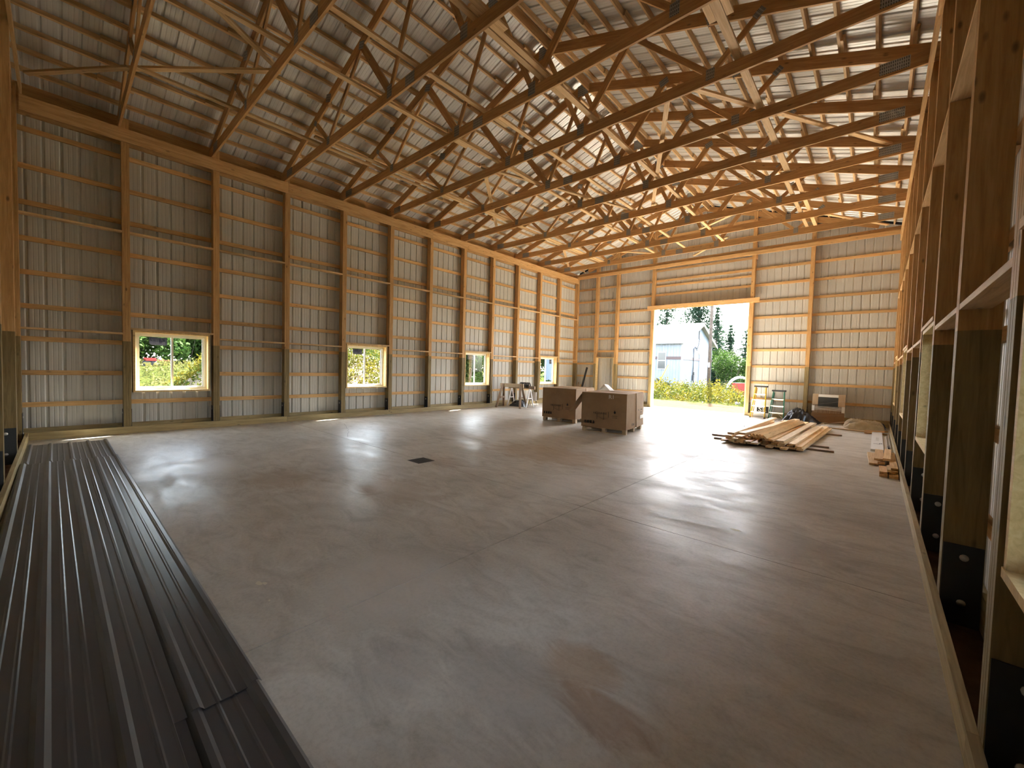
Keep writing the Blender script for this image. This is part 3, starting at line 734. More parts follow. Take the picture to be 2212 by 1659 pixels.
# ================================================================== CARTONS ON PALLETS
def pallet(label, loc, rz, lx, ly):
    p = empty('pallet', loc, rz, label, 'pallet', 'pallets under the cartons')
    for i in range(3):
        x = -lx / 2 + 0.05 + (lx - 0.10) * i / 2
        for j in range(3):
            y = -ly / 2 + 0.06 + (ly - 0.12) * j / 2
            abox('block', x - 0.05, x + 0.05, y - 0.06, y + 0.06, 0.018, 0.105, M_PALLET, p)
    for j in range(3):
        y = -ly / 2 + 0.06 + (ly - 0.12) * j / 2; abox('skid_board', -lx / 2, lx / 2, y - 0.05, y + 0.05, 0.0, 0.018, M_PALLET, p)
    for j in range(7):
        y = -ly / 2 + 0.05 + (ly - 0.1) * j / 6; abox('deck_board', -lx / 2, lx / 2, y - 0.045, y + 0.045, 0.105, 0.125, M_PALLET, p)
    return p
def carton(label, loc, rz, lx, ly, h, flap):
    c = empty('carton', loc, rz, label, 'carton', 'cartons on pallets'); t = 0.012
    sk = 0.02
    def panel(nm, pts, nrm, m=M_CARD):
        pts = [Vector(p) for p in pts]; n = Vector(nrm) * t
        v = pts + [p - n for p in pts]; k = len(pts)
        f = [tuple(range(k)), tuple(range(2 * k - 1, k - 1, -1))] + [(i, i + k, (i + 1) % k + k, (i + 1) % k) for i in range(k)]
        o = pymesh(nm, v, f, m, c)
        bm = bmesh.new(); bm.from_mesh(o.data); bmesh.ops.recalc_face_normals(bm, faces=bm.faces); bm.to_mesh(o.data); bm.free(); return o
    x0, x1, y0, y1 = -lx / 2, lx / 2, -ly / 2, ly / 2
    panel('side_panel', [(x0, y0, 0), (x1 - 0.17, y0 - sk, 0), (x1 - 0.17, y0 - sk * 0.3, h), (x0, y0, h)], (0, -1, 0))
    panel('side_panel', [(x1 - 0.17, y0 - sk, 0), (x1, y0 - sk * 0.5, 0), (x1 - 0.01, y0, h), (x1 - 0.17, y0 - sk * 0.3, h)], (0.1, -1, 0))
    panel('side_panel', [(x1, y0 - sk * 0.5, 0), (x1 + 0.035, y0 + ly * 0.5, 0), (x1 + 0.0, y0 + ly * 0.5, h), (x1 - 0.01, y0, h)], (1, 0, 0))
    panel('side_panel', [(x1 + 0.045, y0 + ly * 0.5, 0), (x1 + 0.02, y1, 0), (x1, y1, h), (x1 + 0.012, y0 + ly * 0.5, h)], (1, 0, 0))
    panel('side_panel', [(x0, y1, 0), (x0, y0, 0), (x0, y0, h), (x0, y1, h)], (-1, 0, 0))
    panel('side_panel', [(x1, y1, 0), (x0, y1, 0), (x0, y1, h), (x1, y1, h)], (0, 1, 0))
    for a, b, dz in ((y0, y0 + ly * 0.485, 0.0), (y0 + ly * 0.515, y1, 0.008)):
        panel('top_flap', [(x0, a, h + 0.012), (x0 + lx * 0.55, a - 0.02, h + 0.020), (x1, a, h + 0.012), (x1, b, h + 0.014 + dz), (x0 + lx * 0.5, b, h + 0.028 + dz), (x0, b, h + 0.016 + dz)], (0, 0, 1), M_CARDL)
    if flap:
        # a torn side flap leaning away from the edge
        panel('hanging_flap', [(x0 - 0.012, y0 + 0.0, h - 0.03), (x0 - 0.012, y0 + 0.42, h - 0.03), (x0 - 0.36, y0 + 0.40, h - 0.52), (x0 - 0.36, y0 + 0.0, h - 0.52)], Vector((-0.82, 0, 0.57)))
        pymesh('paper_peak', [(x - 0.50, y, z) for x, y, z in ((0.0, 0.25, h + 0.03), (0.14, 0.22, h + 0.20), (0.30, 0.26, h + 0.03), (0.34, 0.5, h + 0.03), (0.16, 0.5, h + 0.18), (-0.04, 0.5, h + 0.03))], [(0, 1, 4, 5), (1, 2, 3, 4)], M_PAPER, c)
    # printing on the front panel
    F = lambda x, z: mat3((1, 0, 0), (0, 0, 1), (0, -1, 0), (x, y0 - 0.030, z))
    text('print', 'HESSAIRE', 0.075, M_INK, c, F(-0.08, h * 0.425), sx=1.15)
    text('print', 'CLIMATE', 0.036, M_INK, c, F(0.30, h * 0.37)); text('print', 'SYSTEM', 0.036, M_INK, c, F(0.30, h * 0.32))
    prism('print', [(0.27, h * 0.47), (0.30, h * 0.43), (0.33, h * 0.47), (0.30, h * 0.53)], y0 - 0.031, y0 - 0.029, M_INK, c)
    for i in range(4):
        x = -0.47 + 0.075 * i
        prism('print', [(x - 0.022, 0.10), (x + 0.022, 0.10), (x + (0.012 if i == 3 else 0.022), 0.17), (x - (0.012 if i == 3 else 0.022), 0.17)], y0 - 0.022, y0 - 0.020, M_INK, c)
    for (xa, za, xb, zb) in ((-0.16, 0.30, 0.02, 0.22), (-0.16, 0.36, 0.02, 0.38), (-0.16, 0.22, -0.16, 0.36), (0.02, 0.22, 0.02, 0.38), (0.02, 0.38, 0.14, 0.42), (0.02, 0.22, 0.14, 0.28), (0.14, 0.28, 0.14, 0.42), (-0.16, 0.28, 0.02, 0.26)):
        board('print', (xa, y0 - 0.024, za), (xb, y0 - 0.024, zb), 0.009, 0.001, M_INK, c, up=(0, -1, 0.001) if abs(xa - xb) > 0.01 else (1, 0, 0))
    return c
PA = ((6.265, 10.27), math.radians(9.5)); PB = ((4.36, 10.98), math.radians(7.6))
pallet('pine pallet under the carton with the hanging flap', (*PA[0], 0), PA[1], 1.15, 1.42)
pallet('pine pallet under the carton beside the sawhorses', (*PB[0], 0), PB[1], 1.09, 1.24)
ca = carton('big brown cardboard carton on a pallet with hanging side flap and white scrawl', (*PA[0], 0.125), PA[1], 1.18, 1.50, 0.875, True)
cb = carton('big brown cardboard carton on a pallet, between the sawhorses and the flapped carton', (*PB[0], 0.125), PB[1], 1.12, 1.30, 0.875, False)
Fp = lambda x, z: mat3((1, 0, 0), (0, 0, 1), (0, -1, 0), (x, -0.75 - 0.016, z))
text('chalk_mark', 'R1', 0.14, M_WPRINT, ca, Fp(0.20, 0.79)); board('chalk_mark', (0.27, -0.767, 0.80), (0.40, -0.767, 0.81), 0.018, 0.001, M_WPRINT, ca, up=(0, -1, 0.001))
Fs = lambda y, z: mat3((0, 1, 0), (0, 0, 1), (1, 0, 0), (0.59 + 0.040, y, z))
text('print', 'UTAN', 0.09, M_INK, ca, mat3((0, 1, 0), (0, 0, 1), (1, 0, 0), (0.592 + 0.030, -0.30, 0.10)))
text('print', 'HESS', 0.055, M_INK, ca, Fs(0.16, 0.44)); text('print', 'SYSTEM', 0.045, M_INK, ca, Fs(0.42, 0.44)); text('print', 'MADE', 0.045, M_INK, ca, Fs(0.42, 0.37))
abox('label_sticker', 0.634, 0.637, 0.30, 0.62, 0.20, 0.29, M_WPRINT, ca)

# ================================================================== LUMBER PILE
LZ = 0.038
def pile_board(nm, x, y, z, ln, ang, w, label, group, m=M_PURL, tilt=0.0, roll=0.0):
    A = Vector((x, y, z)); d = Vector((math.sin(ang), math.cos(ang), tilt)).normalized()
    upv = Vector((math.sin(roll), 0, math.cos(roll)))
    return tag(board(nm, A, A + d * ln, LZ, w, m, None, up=upv), label, 'board', group)
labs = ['pale pine board in the bottom layer of the big lumber pile', 'pale pine board in the second layer of the big lumber pile', 'pale pine board in the third layer of the big lumber pile', 'loose wide pine board lying on top of the big lumber pile', 'wide pine board on the highest corner of the big lumber pile']
lab = 'pine board tipped on edge in the middle of the big lumber pile'
grp = 'boards in the lumber pile'
for i, (y, xo) in enumerate(((11.0, 0.05), (11.55, -0.15), (14.2, 0.0))):
    tag(board('sticker_board', (8.55 + xo, y, 0.019), (10.85 + xo * 0.6, y + 0.12, 0.019), 0.038, 0.089, M_OLDW), 'short rough crosswise bearer under the big lumber pile', 'board', 'bearers under the lumber pile')
base_ang = 0.035
z = 0.038 + LZ / 2
for layer, (n_, x0_, x1_, w_) in enumerate(((12, 8.86, 10.42, 0.118), (10, 8.90, 10.40, 0.118), (8, 8.93, 10.30, 0.12), (6, 8.93, 10.1, 0.125), (2, 8.93, 9.3, 0.13))):
    for i in range(n_):
        x = x0_ + (x1_ - x0_) * (i + 0.5) / n_
        jit = 0.006 + 0.016 * layer
        a = base_ang + random.uniform(-jit, jit) * 0.9
        yy = 10.45 + random.uniform(-0.14, 0.30) + (0.25 * random.random() if layer > 1 else 0); ln = random.choice((4.88, 4.88, 4.88, 4.2, 3.66)) if layer else 4.88
        pile_board('lumber_board', x, yy, z + layer * (LZ + 0.0008), ln, a, w_ if layer < 3 else 0.14, labs[layer], grp + ', layer %d' % (layer + 1), random.choice((M_PILE, M_PILE, M_PURL)))
# tumbled middle boards standing on edge
for i in range(5):
    Mx_ = pile_board('lumber_board', 9.50 + 0.06 * i, 10.42 + 0.05 * random.random(), 0.245 + 0.012 * (i % 2), 4.3, base_ang + 0.01, 0.10, lab, grp + ', on edge', M_PURL, roll=0.75)

# ================================================================== SCRAP LUMBER AND CARTON AT THE WALL
slab_ = 'short offcut board in the small scrap stack against the wall sill'
sg = 'offcuts at the wall sill'
for (x, y, z, ln, w, a) in ((11.62, 9.15, 0.019, 0.9, 0.10, 0), (11.74, 9.13, 0.019, 1.5, 0.11, 0), (11.62, 9.2, 0.058, 0.5, 0.10, 0), (11.685, 9.22, 0.097, 0.45, 0.045, 0), (11.75, 9.35, 0.058, 1.4, 0.09, 0), (11.75, 9.45, 0.097, 1.9, 0.09, 0.0),
                            (11.50, 10.2, 0.019, 1.4, 0.13, -0.03), (11.60, 10.15, 0.058, 1.3, 0.10, 0), (11.56, 10.3, 0.097, 1.3, 0.12, 0.01), (11.665, 10.15, 0.136, 1.35, 0.10, 0.03)):
    pile_board('offcut_board', x, y, z, ln, a, w, slab_, sg, random.choice((M_PURL, M_SPF)))
wc = empty('long_carton', (11.545, 13.95, 0), 0.0, 'long flat white carton with dark lettering lying along the wall sill', 'carton')
abox('body', -0.105, 0.105, -1.9, 1.9, 0.0, 0.05, M_PAPER, wc)
abox('lid_seam', -0.107, 0.107, -1.9, 1.9, 0.022, 0.024, M_FILM, wc)
Mt = lambda x, y: mat3((0, 1, 0), (-1, 0, 0), (0, 0, 1), (x, y, 0.0505))
text('lettering', 'L', 0.17, M_INK, wc, Mt(0.0, -0.85), sx=2.5); text('lettering', 'bertura', 0.12, M_FILM, wc, Mt(0.0, 0.1), sx=2.0); text('lettering', '24x8', 0.05, M_INK, wc, Mt(0.075, -0.8), sx=2.0)
for i, (x, y0_, y1_, m_) in enumerate(((11.70, 12.1, 15.2, M_WHITEM), (11.755, 12.9, 15.6, M_ALU), (11.735, 11.7, 13.2, M_BLACKF))):
    o = prism('trim_strip', [(-0.022, 0), (0.022, 0), (0.022, 0.03), (0.016, 0.03), (0.016, 0.006), (-0.022, 0.006)], y0_ - 13, y1_ - 13, m_, None, 'y', Matrix.Translation((x, 13, 0)))
    tag(o, ['white bent metal trim strip beside the long white carton', 'bare aluminium trim strip against the wall sill', 'black plastic trim strip behind the offcut stack'][i], 'trim strip')

# ================================================================== SAWHORSES
def sawhorse(label, cx, cyy, ln, h, m, legm, spread, beam_w, foot, along='x'):
    s = empty('sawhorse', (cx, cyy, 0), 0.30, label, 'sawhorse', 'sawhorses by the window')
    abox('beam', -ln / 2, ln / 2, -0.045, 0.045, h - beam_w, h, m, s)
    for e in (-1, 1):
        for q in (-1, 1):
            board('leg', (e * (ln / 2 - 0.06 + foot), q * spread, 0.0), (e * (ln / 2 - 0.12), q * 0.045, h - 0.02), 0.085, 0.036, legm, s, up=(1, 0, 0.1))
        board('cross_tie', (e * (ln / 2 - 0.10), -spread * 0.62, h * 0.42), (e * (ln / 2 - 0.10), spread * 0.62, h * 0.42), 0.07, 0.02, legm, s)
    return s
sawhorse('weathered wooden sawhorse with splayed legs by the window', 0.67, 12.44, 1.0, 0.95, M_PALLET, M_OLDW, 0.34, 0.14, 0.08)
mh = empty('sawhorse', (0.60, 13.05, 0), 0.0, 'white metal sawhorse with two A-shaped ends carrying a dark plank', 'sawhorse', 'sawhorses by the window')
for e in (-1, 1):
    x = e * 0.49
    for q in (-1, 1): board('leg', (x + e * 0.02, q * 0.235, 0), (x, q * 0.02, 0.74), 0.03, 0.045, M_WHITEM, mh, up=(0, 1, 0.2))
    board('cross_tie', (x, -0.12, 0.36), (x, 0.12, 0.36), 0.03, 0.02, M_WHITEM, mh)
abox('plank', -0.62, 0.75, -0.03, 0.03, 0.74, 0.86, M_OLDW, mh)
for i in range(6):
    x = 0.62 + i * 0.085
    o = empty('clamp', (x, 13.05, 0.86), 0, 'black spring clamp gripping the dark plank of the white sawhorse', 'clamp', 'spring clamps on the plank')
    tube('jaw', [(-0.005, -0.04, -0.06), (-0.005, -0.075, 0.03), (0.0, -0.045, 0.10), (0, 0, 0.13)], 0.026, M_BPLAS, o, 6)
    tube('jaw', [(0.005, 0.04, -0.06), (0.005, 0.075, 0.03), (0.0, 0.045, 0.10), (0, 0, 0.13)], 0.026, M_BPLAS, o, 6)
def cloth(name, x0, x1, y0, y1, h, m, label, cat, seed, ridge=0.5, nx=34, ny=26, rz=0.0):
    r = np.random.default_rng(seed); ph = r.uniform(0, 6.28, (10, 3)); fr = r.uniform(-14, 14, (10, 2))
    v = []; f = []
    for j in range(ny + 1):
        for i in range(nx + 1):
            u, w = i / nx, j / ny
            e = min(u, 1 - u, w, 1 - w) * 2
            dome = (math.sin(math.pi * u) ** 0.5 * math.sin(math.pi * w) ** 0.5) * (0.75 + 0.25 * math.sin(ph[2][0] + 4 * u))
            fold = sum(math.sin(fr[k][0] * u * 2 + fr[k][1] * w * 2 + ph[k][0]) / (1 + 0.35 * k) for k in range(10))
            z = h * dome * (0.62 + 0.38 * (1 - abs(fold) / 1.6)) if 0 < i < nx and 0 < j < ny else 0.0
            edge = 0.10 * math.sin(5 * u + ph[0][1]) + 0.08 * math.sin(9 * w + ph[1][1])
            x = x0 + (x1 - x0) * u + edge * (w - 0.5) * 0.6; y = y0 + (y1 - y0) * w + edge * (u - 0.5) * 0.6
            v.append((x, y, max(z, 0.004)))
    for j in range(ny):
        for i in range(nx): a = j * (nx + 1) + i; f.append((a, a + 1, a + nx + 2, a + nx + 1))
    o = pymesh(name, v, f, m, smooth=True); return tag(o, label, cat)
bag = cloth('plastic_bag', 0.25, 0.85, 12.85, 13.25, 0.55, M_BPLAS, 'crumpled black plastic bag on the floor under the white sawhorse', 'bag', 3)
bk = empty('folding_stool', (0.70, 13.75, 0), 0.2, 'small white folding stool with thin dark legs behind the sawhorses', 'stool')
abox('seat', -0.16, 0.16, -0.02, 0.02, 0.22, 0.58, M_PAPER, bk)
for s in (-1, 1): tube('leg', [(s * 0.15, -0.10, 0.008), (s * 0.15, 0.0, 0.24), (s * 0.15, 0.10, 0.008)], 0.008, M_BLACKF, bk, 6)

# boards leaning in the far corner
for i, (x, y, h, m_, l_) in enumerate(((0.18, 17.55, 1.05, M_OLDW, 'brown offcut board leaning in the corner beyond the cartons'), (0.30, 17.65, 0.95, M_OLDW, 'brown offcut board leaning in the corner beyond the cartons'), (0.40, 17.7, 0.85, M_SPF, 'pale offcut board leaning in the corner beyond the cartons'))):
    tag(board('leaning_board', (x + 0.05, y - 0.15, 0.01), (x, y + 0.22, h), 0.07, 0.03, m_, None, up=(1, 0, 0)), l_, 'board', 'leaning boards in the corner')
tag(prism('rolled_strip', [(-0.05, 0), (0.05, 0), (0.05, 0.03), (-0.05, 0.03)], 0, 1.75, M_BPLAS, None, 'y', mat3((1, 0, 0), (0.36, 0.10, 0.927), (0, -0.994, 0.107), (0.40, 17.75, 0.0))), 'long black plastic strip leaning on the wall by the framed opening', 'strip')

# ================================================================== STEPLADDERS
def stepladder(name, label, loc, rz, m, h, w0, w1, steps):
    L_ = empty(name, loc, rz, label, 'ladder', 'stepladders by the doorway')
    # closed ladder leaning: feet at y=0, top towards +y
    lean = 0.28
    for s in (-1, 1):
        board('rail', (s * w0 / 2, 0, 0), (s * w1 / 2, lean, h), 0.075, 0.026, m, L_, up=(0, 1, 0))
        board('rear_rail', (s * (w0 / 2 - 0.03), 0.12, 0.0), (s * (w1 / 2 - 0.02), lean + 0.06, h - 0.05), 0.04, 0.022, m, L_, up=(0, 1, 0))
        abox('foot', s * w0 / 2 - 0.02, s * w0 / 2 + 0.02, -0.045, 0.045, 0.0, 0.03, M_RUB, L_)
    for i in range(steps):
        t = (i + 1) / (steps + 1) * 0.96; z = h * t; w = w0 + (w1 - w0) * t; y = lean * t
        st = abox('step', -w / 2, w / 2, y - 0.05, y + 0.04, z - 0.012, z + 0.012, M_ALU, L_)
        abox('rear_bar', -w / 2 + 0.03, w / 2 - 0.03, lean * t + 0.10 - 0.06 * t, lean * t + 0.12 - 0.06 * t, z - 0.045, z - 0.020, M_ALU, L_)
    z1 = h * 0.96 / (steps + 1)
    for s in (-1, 1): board('brace', (s * w0 * 0.46, 0.0, 0.05), (s * 0.04, lean * 0.18, z1 - 0.02), 0.018, 0.004, M_ALU, L_, up=(0, 1, 0))
    abox('top_cap', -w1 / 2 - 0.04, w1 / 2 + 0.04, lean - 0.09, lean + 0.09, h - 0.01, h + 0.045, m if False else M_RUB, L_)
    return L_
stepladder('stepladder', 'yellow fibreglass stepladder leaning closed beside the doorway post', (8.28, 17.42, 0), -0.10, M_YEL, 1.13, 0.47, 0.33, 4)
stepladder('stepladder', 'green fibreglass stepladder leaning closed between the yellow one and the black plastic heap', (8.86, 17.40, 0), -0.06, M_GRN, 1.0, 0.46, 0.33, 3)
sp = empty('sign_board', (8.32, 17.93, 0), 0, 'white flat carton with dark block and white letters behind the yellow stepladder', 'carton')
abox('body', -0.34, 0.34, -0.02, 0.02, 0.0, 0.66, M_PAPER, sp); abox('dark_print', -0.16, 0.22, -0.0225, -0.0205, 0.16, 0.40, M_INK, sp)
text('lettering', 'SL', 0.22, M_WPRINT, sp, mat3((1, 0, 0), (0, 0, 1), (0, -1, 0), (0.02, -0.0235, 0.28)), sx=1.3)

# ================================================================== WRAPPED WINDOW UNIT, TARPS
cw = empty('wrapped_window', (10.29, 17.72, 0.0), 0, 'new window unit wrapped in film with cardboard corners leaning on the wall', 'window unit')
cw.rotation_euler = (-0.10, 0, 0)
abox('backing', -0.43, 0.43, -0.03, 0.05, 0.02, 0.98, M_OLDW, cw)
abox('pane', -0.28, 0.28, -0.045, -0.032, 0.52, 0.88, M_DARKG, cw)
abox('rail', -0.29, 0.27, -0.055, -0.032, 0.88, 0.97, M_WVINYL, cw)
for i in range(4): abox('slat', -0.36, 0.36, -0.050, -0.032, 0.44 + i * 0.035, 0.455 + i * 0.035, M_WVINYL, cw)
abox('cardboard_corner', -0.44, -0.28, -0.062, -0.03, 0.62, 0.98, M_CARDL, cw); abox('cardboard_corner', 0.26, 0.44, -0.062, -0.03, 0.58, 0.98, M_CARDL, cw)
abox('cardboard_corner', -0.44, 0.44, -0.056, -0.03, 0.02, 0.34, M_CARD, cw)
abox('foam_block', -0.44, -0.37, -0.066, -0.03, 0.40, 0.58, M_WVINYL, cw); abox('foam_block', 0.36, 0.44, -0.066, -0.03, 0.38, 0.58, M_WVINYL, cw)
board('strap', (-0.38, -0.066, 0.60), (0.46, -0.068, 0.78), 0.018, 0.002, M_FILM, cw, up=(0, -1, 0.01)); board('strap', (-0.42, -0.066, 0.20), (0.42, -0.068, 0.30), 0.018, 0.002, M_FILM, cw, up=(0, -1, 0.01))
cloth('black_plastic_sheet', 9.14, 10.12, 16.72, 17.38, 0.56, M_BPLAS, 'heap of crumpled black plastic sheeting by the green stepladder', 'plastic sheet', 11)
cloth('tarp', 10.75, 11.72, 16.35, 17.3, 0.60, M_TARP, 'crumpled beige canvas tarp heaped in the corner', 'tarp', 5)
cloth('tarp', 11.2, 11.74, 17.2, 17.9, 0.36, simple_noise('blue_tarp', (0.03, 0.045, 0.10), (0.05, 0.07, 0.15), 4, 0.5, 0.2), 'dark blue tarp bundled behind the beige tarp', 'tarp', 21)
cloth('plastic_film', 10.2, 10.9, 16.3, 16.9, 0.13, M_FILM, 'flattened sheet of pale plastic film beside the beige tarp', 'plastic film', 8)
for i, (a, b, l_) in enumerate((((10.3, 16.1, 0.02), (11.6, 15.9, 0.02), 'long pale plank on the floor in front of the beige tarp'), ((10.25, 17.3, 0.02), (10.95, 16.95, 0.20), 'dark stick leaning over the plastic film'), ((11.35, 15.75, 0.02), (11.75, 16.15, 0.05), 'reddish splintered offcut by the wall sill near the tarp'),
                               ((11.3, 15.95, 0.05), (11.72, 15.65, 0.09), 'reddish offcut lying across another near the tarp'), ((11.28, 15.62, 0.02), (11.76, 15.62, 0.02), 'short thick offcut laid square to the wall near the tarp'))):
    tag(board('offcut_board', a, b, 0.03, 0.09 if i != 1 else 0.03, [M_PALLET, M_OLDW, M_TRUSS, M_TRUSS, M_TRUSS][i]), l_, 'board', 'offcuts by the tarp')

# ================================================================== OUTSIDE
# ---- white steel shed
sh = empty('shed', (0.12, 32.8, GZ), label='white steel shed with brown band, small window and overhead door', cat='shed')
SW, SLn, EH, RH = 7.6, 13.4, 4.25, 5.85
for u in range(15):
    a = -u * 0.9144; b = max(a - 0.9144, -SLn)
    if b >= a: break
    ribbed('siding_panel', b, a, 0.0, EH, lambda u, v, h: (u, -h, v), M_SHED, sh, 0.03)
gt = lambda y: EH + (RH - EH) * (1 - abs(y - SW / 2) / (SW / 2))
y = 0.0
while y < SW - 0.01:
    y2 = min(y + 0.95, SW)
    cuts = [y] + ([SW / 2] if y < SW / 2 < y2 else []) + [y2]
    for a, b in zip(cuts[:-1], cuts[1:]):
        ribbed('gable_panel', a, b, 0.0, gt, lambda u, v, h: (h, u, v), M_SHED, sh, 0.012)
    y = y2
pymesh('rear_wall', [(0, SW, 0), (-SLn, SW, 0), (-SLn, 0, 0), (-SLn, 0, EH), (-SLn, SW / 2, RH), (-SLn, SW, EH), (0, SW, EH)], [(0, 1, 5, 6), (1, 2, 3, 4, 5)], M_SHED, sh)
for s in (-1, 1):
    y0_, y1_ = (SW / 2, -0.35) if s < 0 else (SW / 2, SW + 0.35)
    z1_ = RH - (RH - EH) * (SW / 2 + 0.35) / (SW / 2)
    o = pymesh('roof', [(0.35, y0_, RH + 0.05), (-SLn - 0.3, y0_, RH + 0.05), (-SLn - 0.3, y1_, z1_ + 0.05), (0.35, y1_, z1_ + 0.05)], [(0, 1, 2, 3)], M_SROOF, sh)
    md = o.modifiers.new('t', 'SOLIDIFY'); md.thickness = 0.10; md.offset = 0
    board('fascia', (0.36, y0_, RH - 0.04), (0.36, y1_, z1_ - 0.04), 0.2, 0.03, M_CREAM, sh)
abox('eave_trim', -SLn, 0.35, -0.36, -0.33, z1_ - 0.12, z1_ + 0.04, M_SWHITE, sh)
abox('band', -SLn, 0.03, -0.05, -0.035, 2.75, 2.98, M_BAND, sh); abox('band', 0.035, 0.05, -0.03, SW, 2.75, 2.98, M_BAND, sh)
abox('corner_trim', -0.06, 0.055, -0.055, 0.06, 0, EH, M_SWHITE, sh)
sw = abox('window_frame', -1.93, -1.22, -0.07, -0.03, 1.95, 3.35, M_SWHITE, sh)
for z0_, z1q in ((2.02, 2.62), (2.70, 3.28)): abox('window_pane', -1.86, -1.29, -0.085, -0.07, z0_, z1q, M_DARKG, sh)
ds = abox('overhead_door', 0.015, 0.045, 4.0, 6.9, 0, 3.3, M_SWHITE, sh)
for i in range(7): abox('door_section', 0.045, 0.06, 4.0, 6.9, 0.03 + i * 0.47, 0.03 + i * 0.47 + 0.44, M_SWHITE, sh)
abox('door_head_trim', 0.03, 0.075, 3.85, 7.05, 3.3, 3.45, M_CREAM, sh)
dd = abox('walk_door', 0.02, 0.05, 2.4, 3.3, 0, 2.05, M_SWHITE, sh); abox('door_window', 0.05, 0.062, 2.55, 2.85, 0.9, 1.8, M_DARKG, sh)
tube('service_mast', [(0.07, 2.45, 1.2), (0.07, 2.45, 3.7), (0.12, 2.6, 3.85), (0.2, 2.75, 3.75)], 0.045, M_STEEL, sh, 8)
abox('meter_box', 0.03, 0.14, 2.35, 2.60, 1.1, 1.55, M_STEEL, sh)
abox('louvre', 0.03, 0.06, 3.72, 3.95, 4.6, 5.3, M_STEEL, sh)
tube('drop_wire', [(0.06, 3.8, 4.6), (0.08, 3.5, 4.1), (0.1, 3.1, 3.6), (0.12, 2.7, 3.75)], 0.02, M_BLACKF, sh, 5)
# ---- utility pole with guy guard
up_ = empty('utility_pole', (1.86, 33.75, GZ), label='tall weathered wooden utility pole in front of the white shed', cat='pole')
tube('shaft', [(0, 0, -0.1), (0, 0, 6), (0, 0, 12.5)], [0.135, 0.115, 0.09], M_POLE, up_, 12)
board('crossarm', (-1.1, 0, 11.8), (1.1, 0, 11.8), 0.11, 0.09, M_POLE, up_)
abox('pole_tag', -0.06, 0.06, -0.140, -0.125, 2.2, 2.55, M_WPRINT, up_)
guy = tube('guy_wire_guard', [(-1.2, 30.6, GZ), (-0.2, 30.9, 2.15)], 0.05, M_YTUBE, None, 8); tag(guy, 'yellow plastic guy wire guard slanting beside the doorway jamb', 'guard')

# ---- foliage builders
def leaf_quads(P, size, droop=0.0, aspect=0.45, r=rng):
    n = len(P); d = r.normal(size=(n, 3)); d[:, 2] -= droop; d /= np.linalg.norm(d, axis=1)[:, None]
    e = np.cross(d, r.normal(size=(n, 3))); e /= np.linalg.norm(e, axis=1)[:, None] + 1e-9
    s = (size * r.uniform(0.6, 1.35, n))[:, None]
    a = P - d * s * 0.5; b = P + e * s * aspect * 0.5; c = P + d * s * 0.5; g = P - e * s * aspect * 0.5
    return np.stack([a, b, c, g], 1).reshape(-1, 3)
def foliage(name, V, m, parent=None):
    n = len(V) // 4; me = bpy.data.meshes.new(name)
    me.vertices.add(len(V)); me.vertices.foreach_set('co', V.astype(np.float32).ravel())
    me.loops.add(4 * n); me.loops.foreach_set('vertex_index', np.arange(4 * n, dtype=np.int32))
    me.polygons.add(n); me.polygons.foreach_set('loop_start', np.arange(0, 4 * n, 4, dtype=np.int32)); me.polygons.foreach_set('loop_total', np.full(n, 4, dtype=np.int32))
    me.update(calc_edges=True); me.materials.append(m)
    return link(bpy.data.objects.new(name, me), parent)
def blob_pts(n, rx, ry, rz, lumps=7, r=rng):
    c = r.uniform(-0.6, 0.6, (lumps, 3)); k = r.integers(0, lumps, n)
    d = r.normal(size=(n, 3)); d /= np.linalg.norm(d, axis=1)[:, None]
    p = c[k] + d * r.uniform(0.28, 0.5, n)[:, None]
    return p * np.array([rx, ry, rz]) + np.array([0, 0, rz * 0.95])
def bush(label, x, y, rx, ry, rz, n, size, m=None, z0=GZ, group=None, name='bush'):
    b = empty(name, (x, y, z0), label=label, cat='bush', group=group)
    P = blob_pts(n, rx, ry, rz); P = P[P[:, 2] > 0.02]
    foliage('foliage', leaf_quads(P, size), m or M_BUSH, b)
    for i in range(5):
        a = random.uniform(0, 6.28); tube('stem', [(0.1 * math.cos(a), 0.1 * math.sin(a), -0.05), (0.3 * rx * math.cos(a), 0.3 * ry * math.sin(a), rz * 0.7), (0.5 * rx * math.cos(a), 0.5 * ry * math.sin(a), rz * 1.2)], [0.03, 0.02, 0.008], M_POLE, b, 5)
    return b
def spruce(label, x, y, h, r0_, seed, z0=GZ, dens=1.0, sparse=0.0):
    r = np.random.default_rng(seed); t = empty('spruce_tree', (x, y, z0), label=label, cat='tree', group='spruces behind the shed')
    tube('trunk', [(0, 0, -0.1), (0, 0, h * 0.5), (0, 0, h)], [0.012 * h + 0.05, 0.008 * h + 0.03, 0.015], M_POLE, t, 8)
    pts = []
    nw = int(h * 2.6)
    for i in range(nw):
        z = h * (0.10 + 0.9 * (i / nw)); rr = r0_ * (1 - z / h) ** 0.85 * r.uniform(0.75, 1.15) + 0.12
        nb_ = int(7 + 4 * dens)
        a0 = r.uniform(0, 6.28)
        for j in range(nb_):
            if r.random() < sparse: continue
            a = a0 + 6.283 * j / nb_ + r.normal() * 0.15; L3 = rr * r.uniform(0.7, 1.2)
            ns = max(4, int(L3 * 16 * dens))
            s = r.uniform(0.08, 1.0, ns); q = np.stack([np.cos(a) * s * L3, np.sin(a) * s * L3, z - 0.30 * L3 * s + 0.22 * L3 * s ** 2.5], 1) + r.normal(size=(ns, 3)) * (0.05 + 0.05 * L3)
            pts.append(q)
    P = np.concatenate(pts); foliage('needles', leaf_quads(P, 0.42, 0.25, 0.30, r), M_SPRU, t)
    return t
